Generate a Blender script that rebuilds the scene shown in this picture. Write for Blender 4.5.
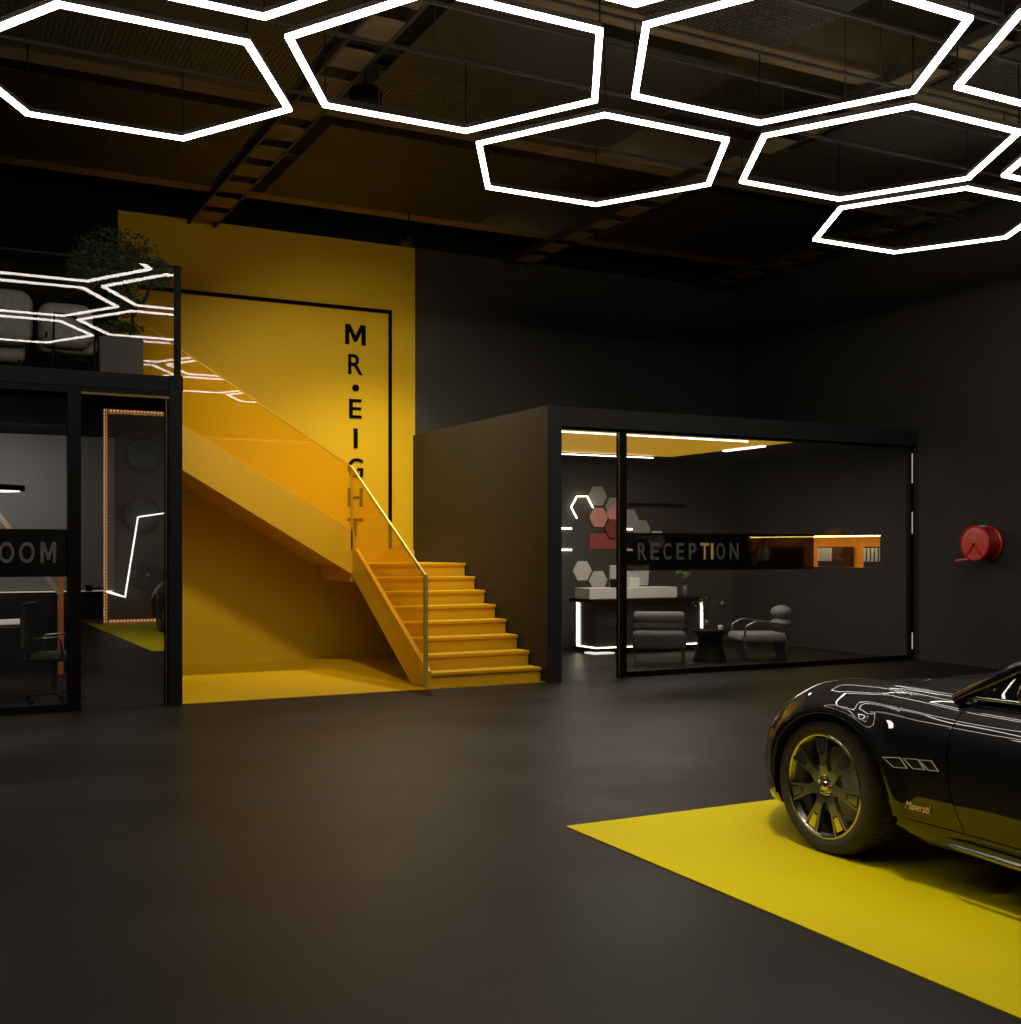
import bpy, bmesh, math, random
from mathutils import Vector, Matrix
random.seed(7)
PI = math.pi
for o in list(bpy.data.objects):
    bpy.data.objects.remove(o)
SC = bpy.context.scene
COL = SC.collection

# ------------------------------------------------------------------ camera
F_PX, CX, HORIZON, EYE = 1160.0, 510.5, 548.0, 1.55
YAW = math.radians(27.45)
cam_data = bpy.data.cameras.new('camera')
cam = bpy.data.objects.new('camera', cam_data)
COL.objects.link(cam)
cam.location = (0, 0, EYE)
cam.rotation_euler = (PI / 2, 0, -YAW)
cam_data.sensor_fit = 'HORIZONTAL'
cam_data.sensor_width = 36
cam_data.lens = F_PX * 36 / 1021
cam_data.shift_y = (HORIZON - 512) / 1021
cam_data.clip_start = 0.05
SC.camera = cam

# ------------------------------------------------------------------ world, exposure, large lights
w = bpy.data.worlds.new('world')
SC.world = w
w.use_nodes = True
w.node_tree.nodes['Background'].inputs[0].default_value = (0.5, 0.5, 0.55, 1)
w.node_tree.nodes['Background'].inputs[1].default_value = 0.0
SC.view_settings.view_transform = 'Standard'
SC.view_settings.look = 'None'
SC.view_settings.gamma = 1
SC.view_settings.exposure = 0.5
STRIP = 9.5           # radiance of the hexagon tubes


def area(name, loc, rot, sx, sy, power, col=(1, 0.93, 0.84), spread=180):
    l = bpy.data.lights.new(name, 'AREA')
    l.shape = 'RECTANGLE'
    l.size, l.size_y = sx, sy
    l.energy = power
    l.color = col
    l.spread = math.radians(spread)
    o = bpy.data.objects.new(name, l)
    o.location = loc
    o.rotation_euler = rot
    COL.objects.link(o)
    return o


def spot(name, loc, target, power, angle, col=(1, 0.9, 0.76), radius=0.05, blend=0.6):
    l = bpy.data.lights.new(name, 'SPOT')
    l.energy = power
    l.color = col
    l.spot_size = math.radians(angle)
    l.spot_blend = blend
    l.shadow_soft_size = radius
    o = bpy.data.objects.new(name, l)
    o.location = loc
    o.rotation_euler = (Vector(target) - Vector(loc)).to_track_quat('-Z', 'Y').to_euler()
    COL.objects.link(o)
    return o


FILL_SPOTS = [  # fill spots added to brighten the hall: place, aim, watts, cone, colour, lens radius
    ((5.8, 14.03, 5.50), (5.75, 13.3, 1.2), 560, 120, (1, 0.84, 0.55), 0.18),
    ((3.74, 10.1, 5.60), (5.3, 14.6, 2.4), 430, 74, (1, 0.86, 0.58), 0.25),
    ((3.2, 4.4, 5.60), (4.4, 4.0, 0.0), 430, 100, (1, 0.92, 0.70), 0.30),
]
for _p, _t, _w, _a, _c2, _r in FILL_SPOTS:
    spot('spotlight', _p, _t, _w, _a, _c2, _r, 0.8)
area('reception_downlight', (9.0, 13.4, 2.93), (0, 0, 0), 2.5, 1.2, 48)  # added fill that brightens the reception interior, no fixture
area('meeting_room_downlight', (0.6, 14.2, 2.94), (math.radians(20), 0, 0), 2.2, 0.5, 36)  # added fill that brightens the meeting room wall, no fixture


# ------------------------------------------------------------------ measuring helper (photo bearing -> place on a known plane)
_c, _s = math.cos(YAW), math.sin(YAW)


def ray(u, v):
    t = (u - CX) / F_PX
    return Vector((t * _c + _s, -t * _s + _c, -(v - HORIZON) / F_PX))


def at_y(u, v, y):
    r = ray(u, v)
    return r * (y / r.y) + Vector((0, 0, EYE))


def at_x(u, v, x):
    r = ray(u, v)
    return r * (x / r.x) + Vector((0, 0, EYE))


# ------------------------------------------------------------------ materials
def mat(name, col, rough=0.5, metal=0.0, spec=0.5, coat=0.0, coat_rough=0.03, emit=None, es=0.0, ior=None):
    m = bpy.data.materials.new(name)
    m.use_nodes = True
    b = m.node_tree.nodes['Principled BSDF']
    b.inputs['Base Color'].default_value = (*col, 1)
    b.inputs['Roughness'].default_value = rough
    b.inputs['Metallic'].default_value = metal
    b.inputs['Specular IOR Level'].default_value = spec
    b.inputs['Coat Weight'].default_value = coat
    b.inputs['Coat Roughness'].default_value = coat_rough
    if ior:
        b.inputs['IOR'].default_value = ior
    if emit:
        b.inputs['Emission Color'].default_value = (*emit, 1)
        b.inputs['Emission Strength'].default_value = es
    return m


def vary(m, scale=3.0, amount=0.25, rough_amt=0.0, bump=0.0, detail=6, stretch=(1, 1, 1), bscale=None):
    """noise variation of a surface's own colour, roughness and relief"""
    nt = m.node_tree
    b = nt.nodes['Principled BSDF']
    tc = nt.nodes.new('ShaderNodeTexCoord')
    mp = nt.nodes.new('ShaderNodeMapping')
    mp.inputs['Scale'].default_value = stretch
    nt.links.new(tc.outputs['Object'], mp.inputs[0])
    n = nt.nodes.new('ShaderNodeTexNoise')
    n.inputs['Scale'].default_value = scale
    n.inputs['Detail'].default_value = detail
    nt.links.new(mp.outputs[0], n.inputs['Vector'])
    c = b.inputs['Base Color'].default_value[:3]
    if amount:
        r = nt.nodes.new('ShaderNodeValToRGB')
        r.color_ramp.elements[0].position = 0.3
        r.color_ramp.elements[1].position = 0.7
        r.color_ramp.elements[0].color = (*[x * (1 - amount) for x in c], 1)
        r.color_ramp.elements[1].color = (*[min(1, x * (1 + amount)) for x in c], 1)
        nt.links.new(n.outputs['Fac'], r.inputs[0])
        nt.links.new(r.outputs[0], b.inputs['Base Color'])
    if rough_amt:
        q = b.inputs['Roughness'].default_value
        mr = nt.nodes.new('ShaderNodeMapRange')
        mr.inputs['From Min'].default_value = 0.3
        mr.inputs['From Max'].default_value = 0.7
        mr.inputs['To Min'].default_value = q - rough_amt
        mr.inputs['To Max'].default_value = q + rough_amt
        nt.links.new(n.outputs['Fac'], mr.inputs['Value'])
        nt.links.new(mr.outputs[0], b.inputs['Roughness'])
    if bump:
        n2 = nt.nodes.new('ShaderNodeTexNoise')
        n2.inputs['Scale'].default_value = bscale or scale * 12
        n2.inputs['Detail'].default_value = 4
        nt.links.new(mp.outputs[0], n2.inputs['Vector'])
        bp = nt.nodes.new('ShaderNodeBump')
        bp.inputs['Strength'].default_value = bump
        bp.inputs['Distance'].default_value = 0.01
        nt.links.new(n2.outputs['Fac'], bp.inputs['Height'])
        nt.links.new(bp.outputs[0], b.inputs['Normal'])
    return m


def glow(name, col, strength):
    m = bpy.data.materials.new(name)
    m.use_nodes = True
    nt = m.node_tree
    nt.nodes.clear()
    e = nt.nodes.new('ShaderNodeEmission')
    e.inputs[0].default_value = (*col, 1)
    e.inputs[1].default_value = strength
    o = nt.nodes.new('ShaderNodeOutputMaterial')
    nt.links.new(e.outputs[0], o.inputs[0])
    return m


def glass(name, tint=(0.8, 0.8, 0.8), ior=2.6, film=None, film_amt=0.0):
    """thin architectural pane: lets light straight through and mirrors part of it"""
    m = bpy.data.materials.new(name)
    m.use_nodes = True
    nt = m.node_tree
    nt.nodes.clear()
    tr = nt.nodes.new('ShaderNodeBsdfTransparent')
    tr.inputs[0].default_value = (*tint, 1)
    base = tr.outputs[0]
    if film:
        df = nt.nodes.new('ShaderNodeBsdfDiffuse')
        df.inputs[0].default_value = (*film, 1)
        mx = nt.nodes.new('ShaderNodeMixShader')
        mx.inputs[0].default_value = film_amt
        nt.links.new(tr.outputs[0], mx.inputs[1])
        nt.links.new(df.outputs[0], mx.inputs[2])
        base = mx.outputs[0]
    gl = nt.nodes.new('ShaderNodeBsdfGlossy')
    gl.inputs['Roughness'].default_value = 0.0
    gl.inputs[0].default_value = (0.95, 0.95, 0.95, 1)
    fr = nt.nodes.new('ShaderNodeFresnel')
    fr.inputs[0].default_value = ior
    ms = nt.nodes.new('ShaderNodeMixShader')
    ge = nt.nodes.new('ShaderNodeNewGeometry')
    mth = nt.nodes.new('ShaderNodeMath'); mth.operation = 'MULTIPLY_ADD'
    inv = nt.nodes.new('ShaderNodeMath'); inv.operation = 'SUBTRACT'; inv.inputs[0].default_value = 1.0
    nt.links.new(ge.outputs['Backfacing'], inv.inputs[1])
    nt.links.new(fr.outputs[0], mth.inputs[0]); nt.links.new(inv.outputs[0], mth.inputs[1]); mth.inputs[2].default_value = 0.0
    nt.links.new(mth.outputs[0], ms.inputs[0])
    nt.links.new(base, ms.inputs[1])
    nt.links.new(gl.outputs[0], ms.inputs[2])
    o = nt.nodes.new('ShaderNodeOutputMaterial')
    nt.links.new(ms.outputs[0], o.inputs[0])
    return m


def grid_alpha(m, sx, sy, thick=0.35):
    """open wire mesh: see-through between the wires"""
    nt = m.node_tree
    tc = nt.nodes.new('ShaderNodeTexCoord')
    sep = nt.nodes.new('ShaderNodeSeparateXYZ')
    nt.links.new(tc.outputs['Object'], sep.inputs[0])
    outs = []
    for ax, sc in (('X', sx), ('Y', sy)):
        mu = nt.nodes.new('ShaderNodeMath'); mu.operation = 'MULTIPLY'; mu.inputs[1].default_value = sc
        nt.links.new(sep.outputs[ax], mu.inputs[0])
        fr = nt.nodes.new('ShaderNodeMath'); fr.operation = 'FRACT'
        nt.links.new(mu.outputs[0], fr.inputs[0])
        lt = nt.nodes.new('ShaderNodeMath'); lt.operation = 'LESS_THAN'; lt.inputs[1].default_value = thick
        nt.links.new(fr.outputs[0], lt.inputs[0])
        outs.append(lt.outputs[0])
    mx = nt.nodes.new('ShaderNodeMath'); mx.operation = 'MAXIMUM'
    nt.links.new(outs[0], mx.inputs[0]); nt.links.new(outs[1], mx.inputs[1])
    nt.links.new(mx.outputs[0], nt.nodes['Principled BSDF'].inputs['Alpha'])
    return m


M = {}
M['floor'] = vary(mat('polished_concrete', (0.0165, 0.0132, 0.0110), 0.45, spec=0.17), 0.9, 0.35, 0.07, 0.05)
M['wall_dark'] = vary(mat('dark_plaster', (0.042, 0.0405, 0.037), 0.75, spec=0.3), 1.2, 0.12, 0, 0.05)
M['box_wall'] = vary(mat('dark_brown_plaster', (0.019, 0.017, 0.014), 0.6, spec=0.3), 1.6, 0.15, 0, 0.04)
M['fascia'] = mat('charcoal_panel', (0.019, 0.0185, 0.018), 0.6, spec=0.3)
M['slab'] = mat('blue_black_slab', (0.0085, 0.0088, 0.0115), 0.6, spec=0.2)
M['black'] = mat('black_frame', (0.004, 0.003, 0.003), 0.5, spec=0.15)
M['blackmatte'] = mat('matte_black', (0.006, 0.006, 0.006), 0.8, spec=0.2)
M['bronze'] = mat('bronze_trim', (0.20, 0.12, 0.03), 0.4, 0.6)
M['yellow_wall'] = vary(mat('yellow_paint', (0.62, 0.41, 0.008), 0.62, spec=0.25), 0.7, 0.04, 0, 0.02)
M['yellow_floor'] = vary(mat('yellow_epoxy', (0.68, 0.43, 0.004), 0.42, spec=0.35), 1.0, 0.05, 0.04, 0.02)  # same yellow paint, warm light of the stair bay mixed into the colour
M['yellow_patch'] = vary(mat('yellow_bay_paint', (0.64, 0.52, 0.0005), 0.6, spec=0.10), 1.0, 0.05, 0.04, 0.02)
M['yellow_stair'] = mat('yellow_lacquer', (0.72, 0.42, 0.010), 0.42, spec=0.35)
M['rec_wall'] = vary(mat('reception_plaster', (0.055, 0.052, 0.047), 0.75, spec=0.3), 1.2, 0.1)
M['luminous'] = mat('luminous_yellow_ceiling', (0.66, 0.42, 0.01), 0.5, emit=(1.0, 0.52, 0.03), es=0.30)  # soft glow added to the yellow panel so it looks lit
M['ceil'] = vary(mat('raw_ceiling', (0.050, 0.040, 0.020), 0.85, spec=0.1), 1.5, 0.35)
M['beam'] = mat('dark_steel_beam', (0.020, 0.016, 0.012), 0.7)
M['tan'] = vary(mat('tan_board', (0.15, 0.11, 0.055), 0.8, spec=0.1), 3, 0.2)
M['mesh'] = grid_alpha(mat('wire_mesh', (0.05, 0.04, 0.022), 0.6, 0.4), 22, 22, 0.34)
M['strip'] = glow('tube_light', (1.0, 0.90, 0.79), STRIP)
M['led_warm'] = glow('warm_led', (1.0, 0.86, 0.62), 4.5)
M['led_white'] = glow('white_led', (1.0, 0.93, 0.82), 3.5)
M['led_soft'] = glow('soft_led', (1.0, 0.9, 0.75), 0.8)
M['led_yellow'] = glow('yellow_led', (1.0, 0.74, 0.14), 11.0)
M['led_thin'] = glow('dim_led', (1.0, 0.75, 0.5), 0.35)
M['glass_door'] = glass('dark_mirror_glass', (0.80, 0.80, 0.80), 3.2)
M['glass_room'] = glass('clear_grey_glass', (0.93, 0.93, 0.93), 1.8)
M['glass_par'] = glass('parapet_glass', (0.95, 0.95, 0.93), 1.7)
M['glass_rec'] = glass('reception_glass', (0.97, 0.97, 0.97), 2.4)
M['glass_stair'] = glass('yellow_stair_glass', (1.0, 0.86, 0.45), 1.6, (0.98, 0.66, 0.02), 0.20)
M['rail'] = mat('brass_green_rail', (0.50, 0.40, 0.06), 0.4, 0.3)
M['film'] = mat('black_window_film', (0.004, 0.004, 0.004), 0.25)
M['letter'] = mat('frosted_lettering', (0.12, 0.12, 0.12), 0.6)
M['ink'] = mat('black_inlay', (0.005, 0.003, 0.002), 0.9, spec=0.05)
M['white'] = mat('white_lacquer', (0.62, 0.60, 0.56), 0.45)
M['grey_panel'] = mat('warm_grey_board', (0.30, 0.28, 0.26), 0.6)
M['pink'] = mat('dusty_pink_board', (0.62, 0.27, 0.25), 0.6)
M['maroon'] = mat('maroon_board', (0.22, 0.035, 0.035), 0.6)
M['red_board'] = mat('muted_red_board', (0.30, 0.06, 0.055), 0.6)
M['desk'] = mat('dark_stone_front', (0.035, 0.032, 0.030), 0.2, coat=0.5)
M['fabric'] = vary(mat('grey_fabric', (0.12, 0.115, 0.11), 0.95, spec=0.1), 30, 0.35, 0, 0.6, bscale=220)
M['fabric_light'] = vary(mat('woven_grey_fabric', (0.26, 0.25, 0.235), 0.95, spec=0.1), 60, 0.5, 0, 0.8, bscale=160)
M['fabric_pale'] = vary(mat('pale_grey_upholstery', (0.36, 0.35, 0.33), 0.95, spec=0.1), 20, 0.15, 0, 0.3)
M['brass'] = mat('brass_leg', (0.35, 0.24, 0.12), 0.35, 0.9)
M['chrome'] = mat('chrome', (0.6, 0.6, 0.6), 0.12, 1.0)
M['leaf'] = vary(mat('leaf_green', (0.07, 0.12, 0.05), 0.6), 5, 0.4)
M['leaf_bright'] = mat('bright_leaf', (0.12, 0.2, 0.05), 0.5)
M['bark'] = mat('dark_bark', (0.03, 0.02, 0.012), 0.9)
M['soil'] = mat('soil', (0.02, 0.015, 0.01), 0.95)
M['planter'] = mat('grey_planter', (0.15, 0.145, 0.14), 0.7)
M['red'] = mat('red_enamel', (0.80, 0.012, 0.015), 0.35, coat=0.4)
M['red_dark'] = mat('red_hose', (0.32, 0.008, 0.010), 0.5)
M['red_pale'] = vary(mat('pale_red_drum', (0.80, 0.12, 0.10), 0.45), 12, 0.1)
M['paper'] = mat('white_binder', (0.72, 0.70, 0.66), 0.6)
M['binder_dark'] = mat('dark_box', (0.03, 0.022, 0.016), 0.6)
M['niche'] = mat('orange_niche', (0.75, 0.30, 0.02), 0.5)
M['screen'] = mat('silver_monitor', (0.50, 0.50, 0.48), 0.35, 0.3)
M['ceramic'] = mat('smoky_vase', (0.10, 0.10, 0.10), 0.2)
M['wall_grey'] = mat('grey_room_wall', (0.17, 0.165, 0.16), 0.8)
M['wainscot'] = mat('dark_wainscot', (0.012, 0.012, 0.012), 0.35)
M['orange_trim'] = mat('orange_wood', (0.50, 0.16, 0.04), 0.5)
M['timber'] = mat('pale_timber', (0.40, 0.30, 0.20), 0.6)
M['display'] = vary(mat('brown_display_board', (0.10, 0.078, 0.055), 0.7), 2, 0.15)
M['disc'] = mat('charcoal_disc', (0.035, 0.037, 0.040), 0.4)
# car
M['paint'] = mat('black_car_paint', (0.004, 0.004, 0.006), 0.5, spec=0.15, coat=1.0, coat_rough=0.01, ior=1.45)
M['paint'].node_tree.nodes['Principled BSDF'].inputs['Coat IOR'].default_value = 1.6
M['tyre'] = vary(mat('tyre_rubber', (0.042, 0.038, 0.032), 0.75), 40, 0.2, 0, 0.2)
M['rim'] = mat('dark_grey_rim', (0.30, 0.29, 0.30), 0.25, 0.85)
M['vent_metal'] = mat('champagne_metal', (0.5, 0.46, 0.34), 0.5)
M['rim_cut'] = mat('polished_rim', (0.62, 0.61, 0.58), 0.15, 1.0)
M['caliper'] = mat('brake_silver', (0.70, 0.68, 0.62), 0.45, 0.3)
M['car_glass'] = glass('tinted_car_glass', (0.35, 0.37, 0.36), 1.7)
M['leather'] = mat('tan_leather', (0.40, 0.20, 0.04), 0.5)
M['badge'] = mat('gold_badge', (0.85, 0.58, 0.16), 0.5)
# dotted LED frame
_m = bpy.data.materials.new('dotted_led'); _m.use_nodes = True
_n = _m.node_tree; _n.nodes.clear()
_tc = _n.nodes.new('ShaderNodeTexCoord'); _v = _n.nodes.new('ShaderNodeTexVoronoi'); _v.inputs['Scale'].default_value = 15; _v.inputs['Randomness'].default_value = 0
_r = _n.nodes.new('ShaderNodeValToRGB'); _r.color_ramp.elements[0].color = (1, 0.62, 0.28, 1); _r.color_ramp.elements[1].color = (0.12, 0.04, 0.008, 1)
_r.color_ramp.elements[0].position = 0.15; _r.color_ramp.elements[1].position = 0.55
_e = _n.nodes.new('ShaderNodeEmission'); _e.inputs[1].default_value = 3.0; _o = _n.nodes.new('ShaderNodeOutputMaterial')
_n.links.new(_tc.outputs['Object'], _v.inputs['Vector']); _n.links.new(_v.outputs['Distance'], _r.inputs[0]); _n.links.new(_r.outputs[0], _e.inputs[0]); _n.links.new(_e.outputs[0], _o.inputs[0])
M['dots'] = _m


# ------------------------------------------------------------------ mesh builders
class MB:
    def __init__(s):
        s.bm = bmesh.new()

    def box(s, x0, y0, z0, x1, y1, z1):
        x0, x1 = sorted((x0, x1)); y0, y1 = sorted((y0, y1)); z0, z1 = sorted((z0, z1))
        v = [s.bm.verts.new(p) for p in ((x0, y0, z0), (x1, y0, z0), (x1, y1, z0), (x0, y1, z0), (x0, y0, z1), (x1, y0, z1), (x1, y1, z1), (x0, y1, z1))]
        for f in ((3, 2, 1, 0), (4, 5, 6, 7), (0, 1, 5, 4), (1, 2, 6, 5), (2, 3, 7, 6), (3, 0, 4, 7)):
            s.bm.faces.new([v[i] for i in f])
        return s

    def cbox(s, c, d):
        return s.box(c[0] - d[0] / 2, c[1] - d[1] / 2, c[2] - d[2] / 2, c[0] + d[0] / 2, c[1] + d[1] / 2, c[2] + d[2] / 2)

    def prism(s, pts, vec):
        """closed polygon (3D points) pushed along vec"""
        vec = Vector(vec)
        a = [s.bm.verts.new(Vector(p)) for p in pts]
        b = [s.bm.verts.new(Vector(p) + vec) for p in pts]
        n = len(pts)
        s.bm.faces.new(a[::-1]); s.bm.faces.new(b)
        for i in range(n):
            s.bm.faces.new((a[i], a[(i + 1) % n], b[(i + 1) % n], b[i]))
        return s

    def tube(s, pts, r, n=8, closed=False, cap=True):
        pts = [Vector(p) for p in pts]
        rs = r if isinstance(r, (list, tuple)) else [r] * len(pts)
        rings = []
        m = len(pts)
        ref = None
        for i, p in enumerate(pts):
            a = pts[(i - 1) % m] if (closed or i > 0) else p
            b = pts[(i + 1) % m] if (closed or i < m - 1) else p
            t = ((p - a).normalized() + (b - p).normalized()) if (a != p and b != p) else (b - a)
            t.normalize()
            if ref is None:
                ref = Vector((0, 0, 1)) if abs(t.z) < 0.9 else Vector((1, 0, 0))
            u = t.cross(ref)
            if u.length < 1e-4:
                u = t.cross(Vector((0, 1, 0)))
            u.normalize()
            v = u.cross(t).normalized()
            ref = v
            k = 1.0
            if a != p and b != p:
                cosang = max(0.5, (p - a).normalized().dot(t))
                k = 1 / cosang if n <= 4 else 1
            rings.append([s.bm.verts.new(p + (u * math.cos(2 * PI * (j + .5) / n) + v * math.sin(2 * PI * (j + .5) / n)) * rs[i] * k) for j in range(n)])
        rng = range(m if closed else m - 1)
        for i in rng:
            A, B = rings[i], rings[(i + 1) % m]
            for j in range(n):
                s.bm.faces.new((A[j], A[(j + 1) % n], B[(j + 1) % n], B[j]))
        if cap and not closed:
            s.bm.faces.new(rings[0][::-1]); s.bm.faces.new(rings[-1])
        return s

    def lathe(s, prof, c, axis='Z', n=40, cap=False):
        """prof: (r, h) pairs"""
        c = Vector(c)
        rings = []
        for r, h in prof:
            ring = []
            for j in range(n):
                a = 2 * PI * j / n
                x, y = r * math.cos(a), r * math.sin(a)
                p = {'Z': Vector((x, y, h)), 'X': Vector((h, x, y)), 'Y': Vector((x, h, y))}[axis]
                ring.append(s.bm.verts.new(c + p))
            rings.append(ring)
        for A, B in zip(rings, rings[1:]):
            for j in range(n):
                s.bm.faces.new((A[j], A[(j + 1) % n], B[(j + 1) % n], B[j]))
        for ring, (r, h), rev in ((rings[0], prof[0], True), (rings[-1], prof[-1], False)):
            if cap and r > 1e-5:
                s.bm.faces.new(ring[::-1] if rev else ring)
        return s

    def grid(s, rows):
        vs = [[s.bm.verts.new(Vector(p)) for p in r] for r in rows]
        for A, B in zip(vs, vs[1:]):
            for j in range(len(A) - 1):
                s.bm.faces.new((A[j], A[j + 1], B[j + 1], B[j]))
        return s

    def ball(s, c, r, sc=(1, 1, 1), seg=16):
        bmesh.ops.create_uvsphere(s.bm, u_segments=seg, v_segments=seg // 2 + 2, radius=r,
                                  matrix=Matrix.Translation(Vector(c)) @ Matrix.Diagonal((*sc, 1)))
        return s

    def build(s, name, m, parent=None, smooth=False, bevel=0.0, seg=2, local=False, subd=0, solid=0.0):
        if parent is not None and not local:
            bmesh.ops.translate(s.bm, verts=s.bm.verts, vec=-world_loc(parent))
        bmesh.ops.remove_doubles(s.bm, verts=s.bm.verts, dist=1e-6)
        bmesh.ops.recalc_face_normals(s.bm, faces=s.bm.faces)
        me = bpy.data.meshes.new(name)
        s.bm.to_mesh(me); s.bm.free()
        me.materials.append(M[m] if isinstance(m, str) else m)
        if smooth:
            for p in me.polygons:
                p.use_smooth = True
        o = bpy.data.objects.new(name, me)
        COL.objects.link(o)
        if parent is not None:
            o.parent = parent
        if bevel:
            b = o.modifiers.new('bevel', 'BEVEL'); b.width = bevel; b.segments = seg; b.limit_method = 'ANGLE'
        if subd:
            b = o.modifiers.new('sub', 'SUBSURF'); b.levels = subd; b.render_levels = subd
        if solid:
            b = o.modifiers.new('sol', 'SOLIDIFY'); b.thickness = solid; b.offset = 0; b.use_rim = False
        return o


def world_loc(o):
    v = Vector(o.location)
    while o.parent:
        o = o.parent
        v = v + Vector(o.location)
    return v


def tag(o, label=None, cat=None, group=None, kind=None):
    if label: o['label'] = label
    if cat: o['category'] = cat
    if group: o['group'] = group
    if kind: o['kind'] = kind
    return o


def thing(name, label, cat, loc=(0, 0, 0), rz=0.0, group=None):
    o = bpy.data.objects.new(name, None)
    COL.objects.link(o)
    o.location = loc
    o.rotation_euler = (0, 0, rz)
    o.empty_display_size = 0.1
    return tag(o, label, cat, group)


def dup(root, loc=None, rz=None, label=None, group=None):
    def rec(o, par):
        c = o.copy(); COL.objects.link(c)
        c.parent = par
        for ch in list(o.children):
            rec(ch, c)
        return c
    r = rec(root, None)
    if loc is not None: r.location = loc
    if rz is not None: r.rotation_euler = (0, 0, rz)
    if label: r['label'] = label
    if group: r['group'] = group
    return r


def struct(mb, name, m, **k):
    o = mb.build(name, m, **k)
    o['kind'] = 'structure'
    return o


def text_bm(txt, size, depth, spacing=1.0, bold=0.0, shear=0.0):
    cu = bpy.data.curves.new('txt', 'FONT')
    cu.body = txt
    cu.size = size
    cu.extrude = depth
    cu.space_character = spacing
    cu.offset = bold
    cu.shear = shear
    cu.align_x = 'CENTER'
    cu.align_y = 'CENTER'
    o = bpy.data.objects.new('txt', cu)
    COL.objects.link(o)
    bpy.context.view_layer.update()
    me = bpy.data.meshes.new_from_object(o.evaluated_get(bpy.context.evaluated_depsgraph_get()))
    bpy.data.objects.remove(o)
    return me


def text_obj(name, txt, box, m, parent, plane='Y', depth=0.004, bold=0.0, spacing=1.0, shear=0.0, label=None, fit=True):
    """lettering fitted to box = (a0, a1, z0, z1, plane coordinate); read from -Y, or from -X with plane='X'"""
    me = text_bm(txt, 1.0, depth, spacing, bold, shear)
    xs = [v.co.x for v in me.vertices]; ys = [v.co.y for v in me.vertices]
    w0, w1, h0, h1 = min(xs), max(xs), min(ys), max(ys)
    a0, a1, z0, z1, k = box
    L = world_loc(parent) if parent else Vector((0, 0, 0))
    for v in me.vertices:
        fx = (v.co.x - w0) / (w1 - w0); fy = (v.co.y - h0) / (h1 - h0)
        A = a0 + (a1 - a0) * fx; Z = z0 + (z1 - z0) * fy; D = v.co.z
        p = Vector((A, k - D, Z)) if plane == 'Y' else Vector((k - D, A, Z))
        v.co = p - L
    me.materials.append(M[m])
    o = bpy.data.objects.new(name, me)
    COL.objects.link(o)
    if parent: o.parent = parent
    if label: o['label'] = label
    return o


# ================================================================== STRUCTURE
YF, YB = 11.70, 15.65       # shop fronts, back wall
XW = 12.42                  # right wall
ZC = 5.92                   # underside of the wall tops
XY0, XY1 = at_y(118, 213, YB).x, at_y(415, 250, YB).x    # yellow wall

struct(MB().box(-6, -8, -0.2, 13, 16.2, 0), 'floor', 'floor')
struct(MB().box(2.42, YF, 0.0, 6.53, YB, 0.006), 'floor_stair_bay', 'yellow_floor')
bay = struct(MB().box(3.244, -3.0, 0.0, 9.3, 5.577, 0.006), 'floor_car_bay', 'yellow_patch')
struct(MB().box(-6, -8, 6.45, 13, 16.2, 6.6), 'ceiling', 'ceil')
struct(MB().box(XY1, YB, 0, XW + .1, YB + .2, 6.45), 'wall_back', 'wall_dark')
struct(MB().box(XY0, YB, 0, XY1, YB + .2, ZC), 'wall_yellow', 'yellow_wall')
struct(MB().box(XY0 - 0.05, YB - .02, ZC + .001, XW, YB + .2, 6.45), 'trim_back_header', 'blackmatte')
struct(MB().box(-6, YB, 0, XY0, YB + .2, 6.45), 'wall_back_left', 'blackmatte')
# right wall with the niche cut out
NZ0, NZ1 = 1.26, 1.735
NY0, NY1 = at_x(880, 550, XW).y, 15.35
mb = MB()
mb.box(XW, -8, 0, XW + .1, NY0, 6.45)
mb.box(XW, NY0, 0, XW + .1, NY1, NZ0)
mb.box(XW, NY0, NZ1, XW + .1, NY1, 6.45)
mb.box(XW, NY1, 0, XW + .1, YB, 6.45)
struct(mb, 'wall_right', 'wall_dark')
mb = MB()
mb.box(XW + .42, NY0 - .02, NZ0 - .02, XW + .44, NY1 + .02, NZ1 + .02)
mb.box(XW + .1, NY0 - .02, NZ0 - .02, XW + .42, NY1 + .02, NZ0)
mb.box(XW + .1, NY0 - .02, NZ1, XW + .42, NY1 + .02, NZ1 + .02)
mb.box(XW + .1, NY0 - .02, NZ0, XW + .42, NY0, NZ1)
mb.box(XW + .1, NY1, NZ0, XW + .42, NY1 + .02, NZ1)
struct(mb, 'wall_niche', 'niche')
struct(MB().box(-6.1, -8, 0, -6, 15.8, 6.45), 'wall_left', 'wall_dark')
struct(MB().box(-6, -8.1, 0, 13, -8, 6.45), 'wall_front', 'wall_dark')

# mezzanine
struct(MB().box(-6, YF, 3.095, 2.42, YB, 3.245), 'floor_mezzanine', 'slab')
struct(MB().box(2.36, YF + .14, 0, 2.42, YB, 3.09), 'wall_meeting_side', 'wainscot')
struct(MB().box(2.285, YF - .02, 0, 2.41, YF + .12, 3.25), 'trim_corner_column', 'slab')
mb = MB().box(-6, YB - .04, 1.02, 2.36, YB - .001, 2.97)
struct(mb, 'wall_meeting_back', 'wall_grey')
struct(MB().box(-6, YB - .05, 0, 2.36, YB - .001, 1.0), 'trim_wainscot', 'wainscot')
struct(MB().box(-6, YF + .12, 2.97, 2.36, YB, 3.09), 'ceiling_meeting_room', 'blackmatte')

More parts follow.
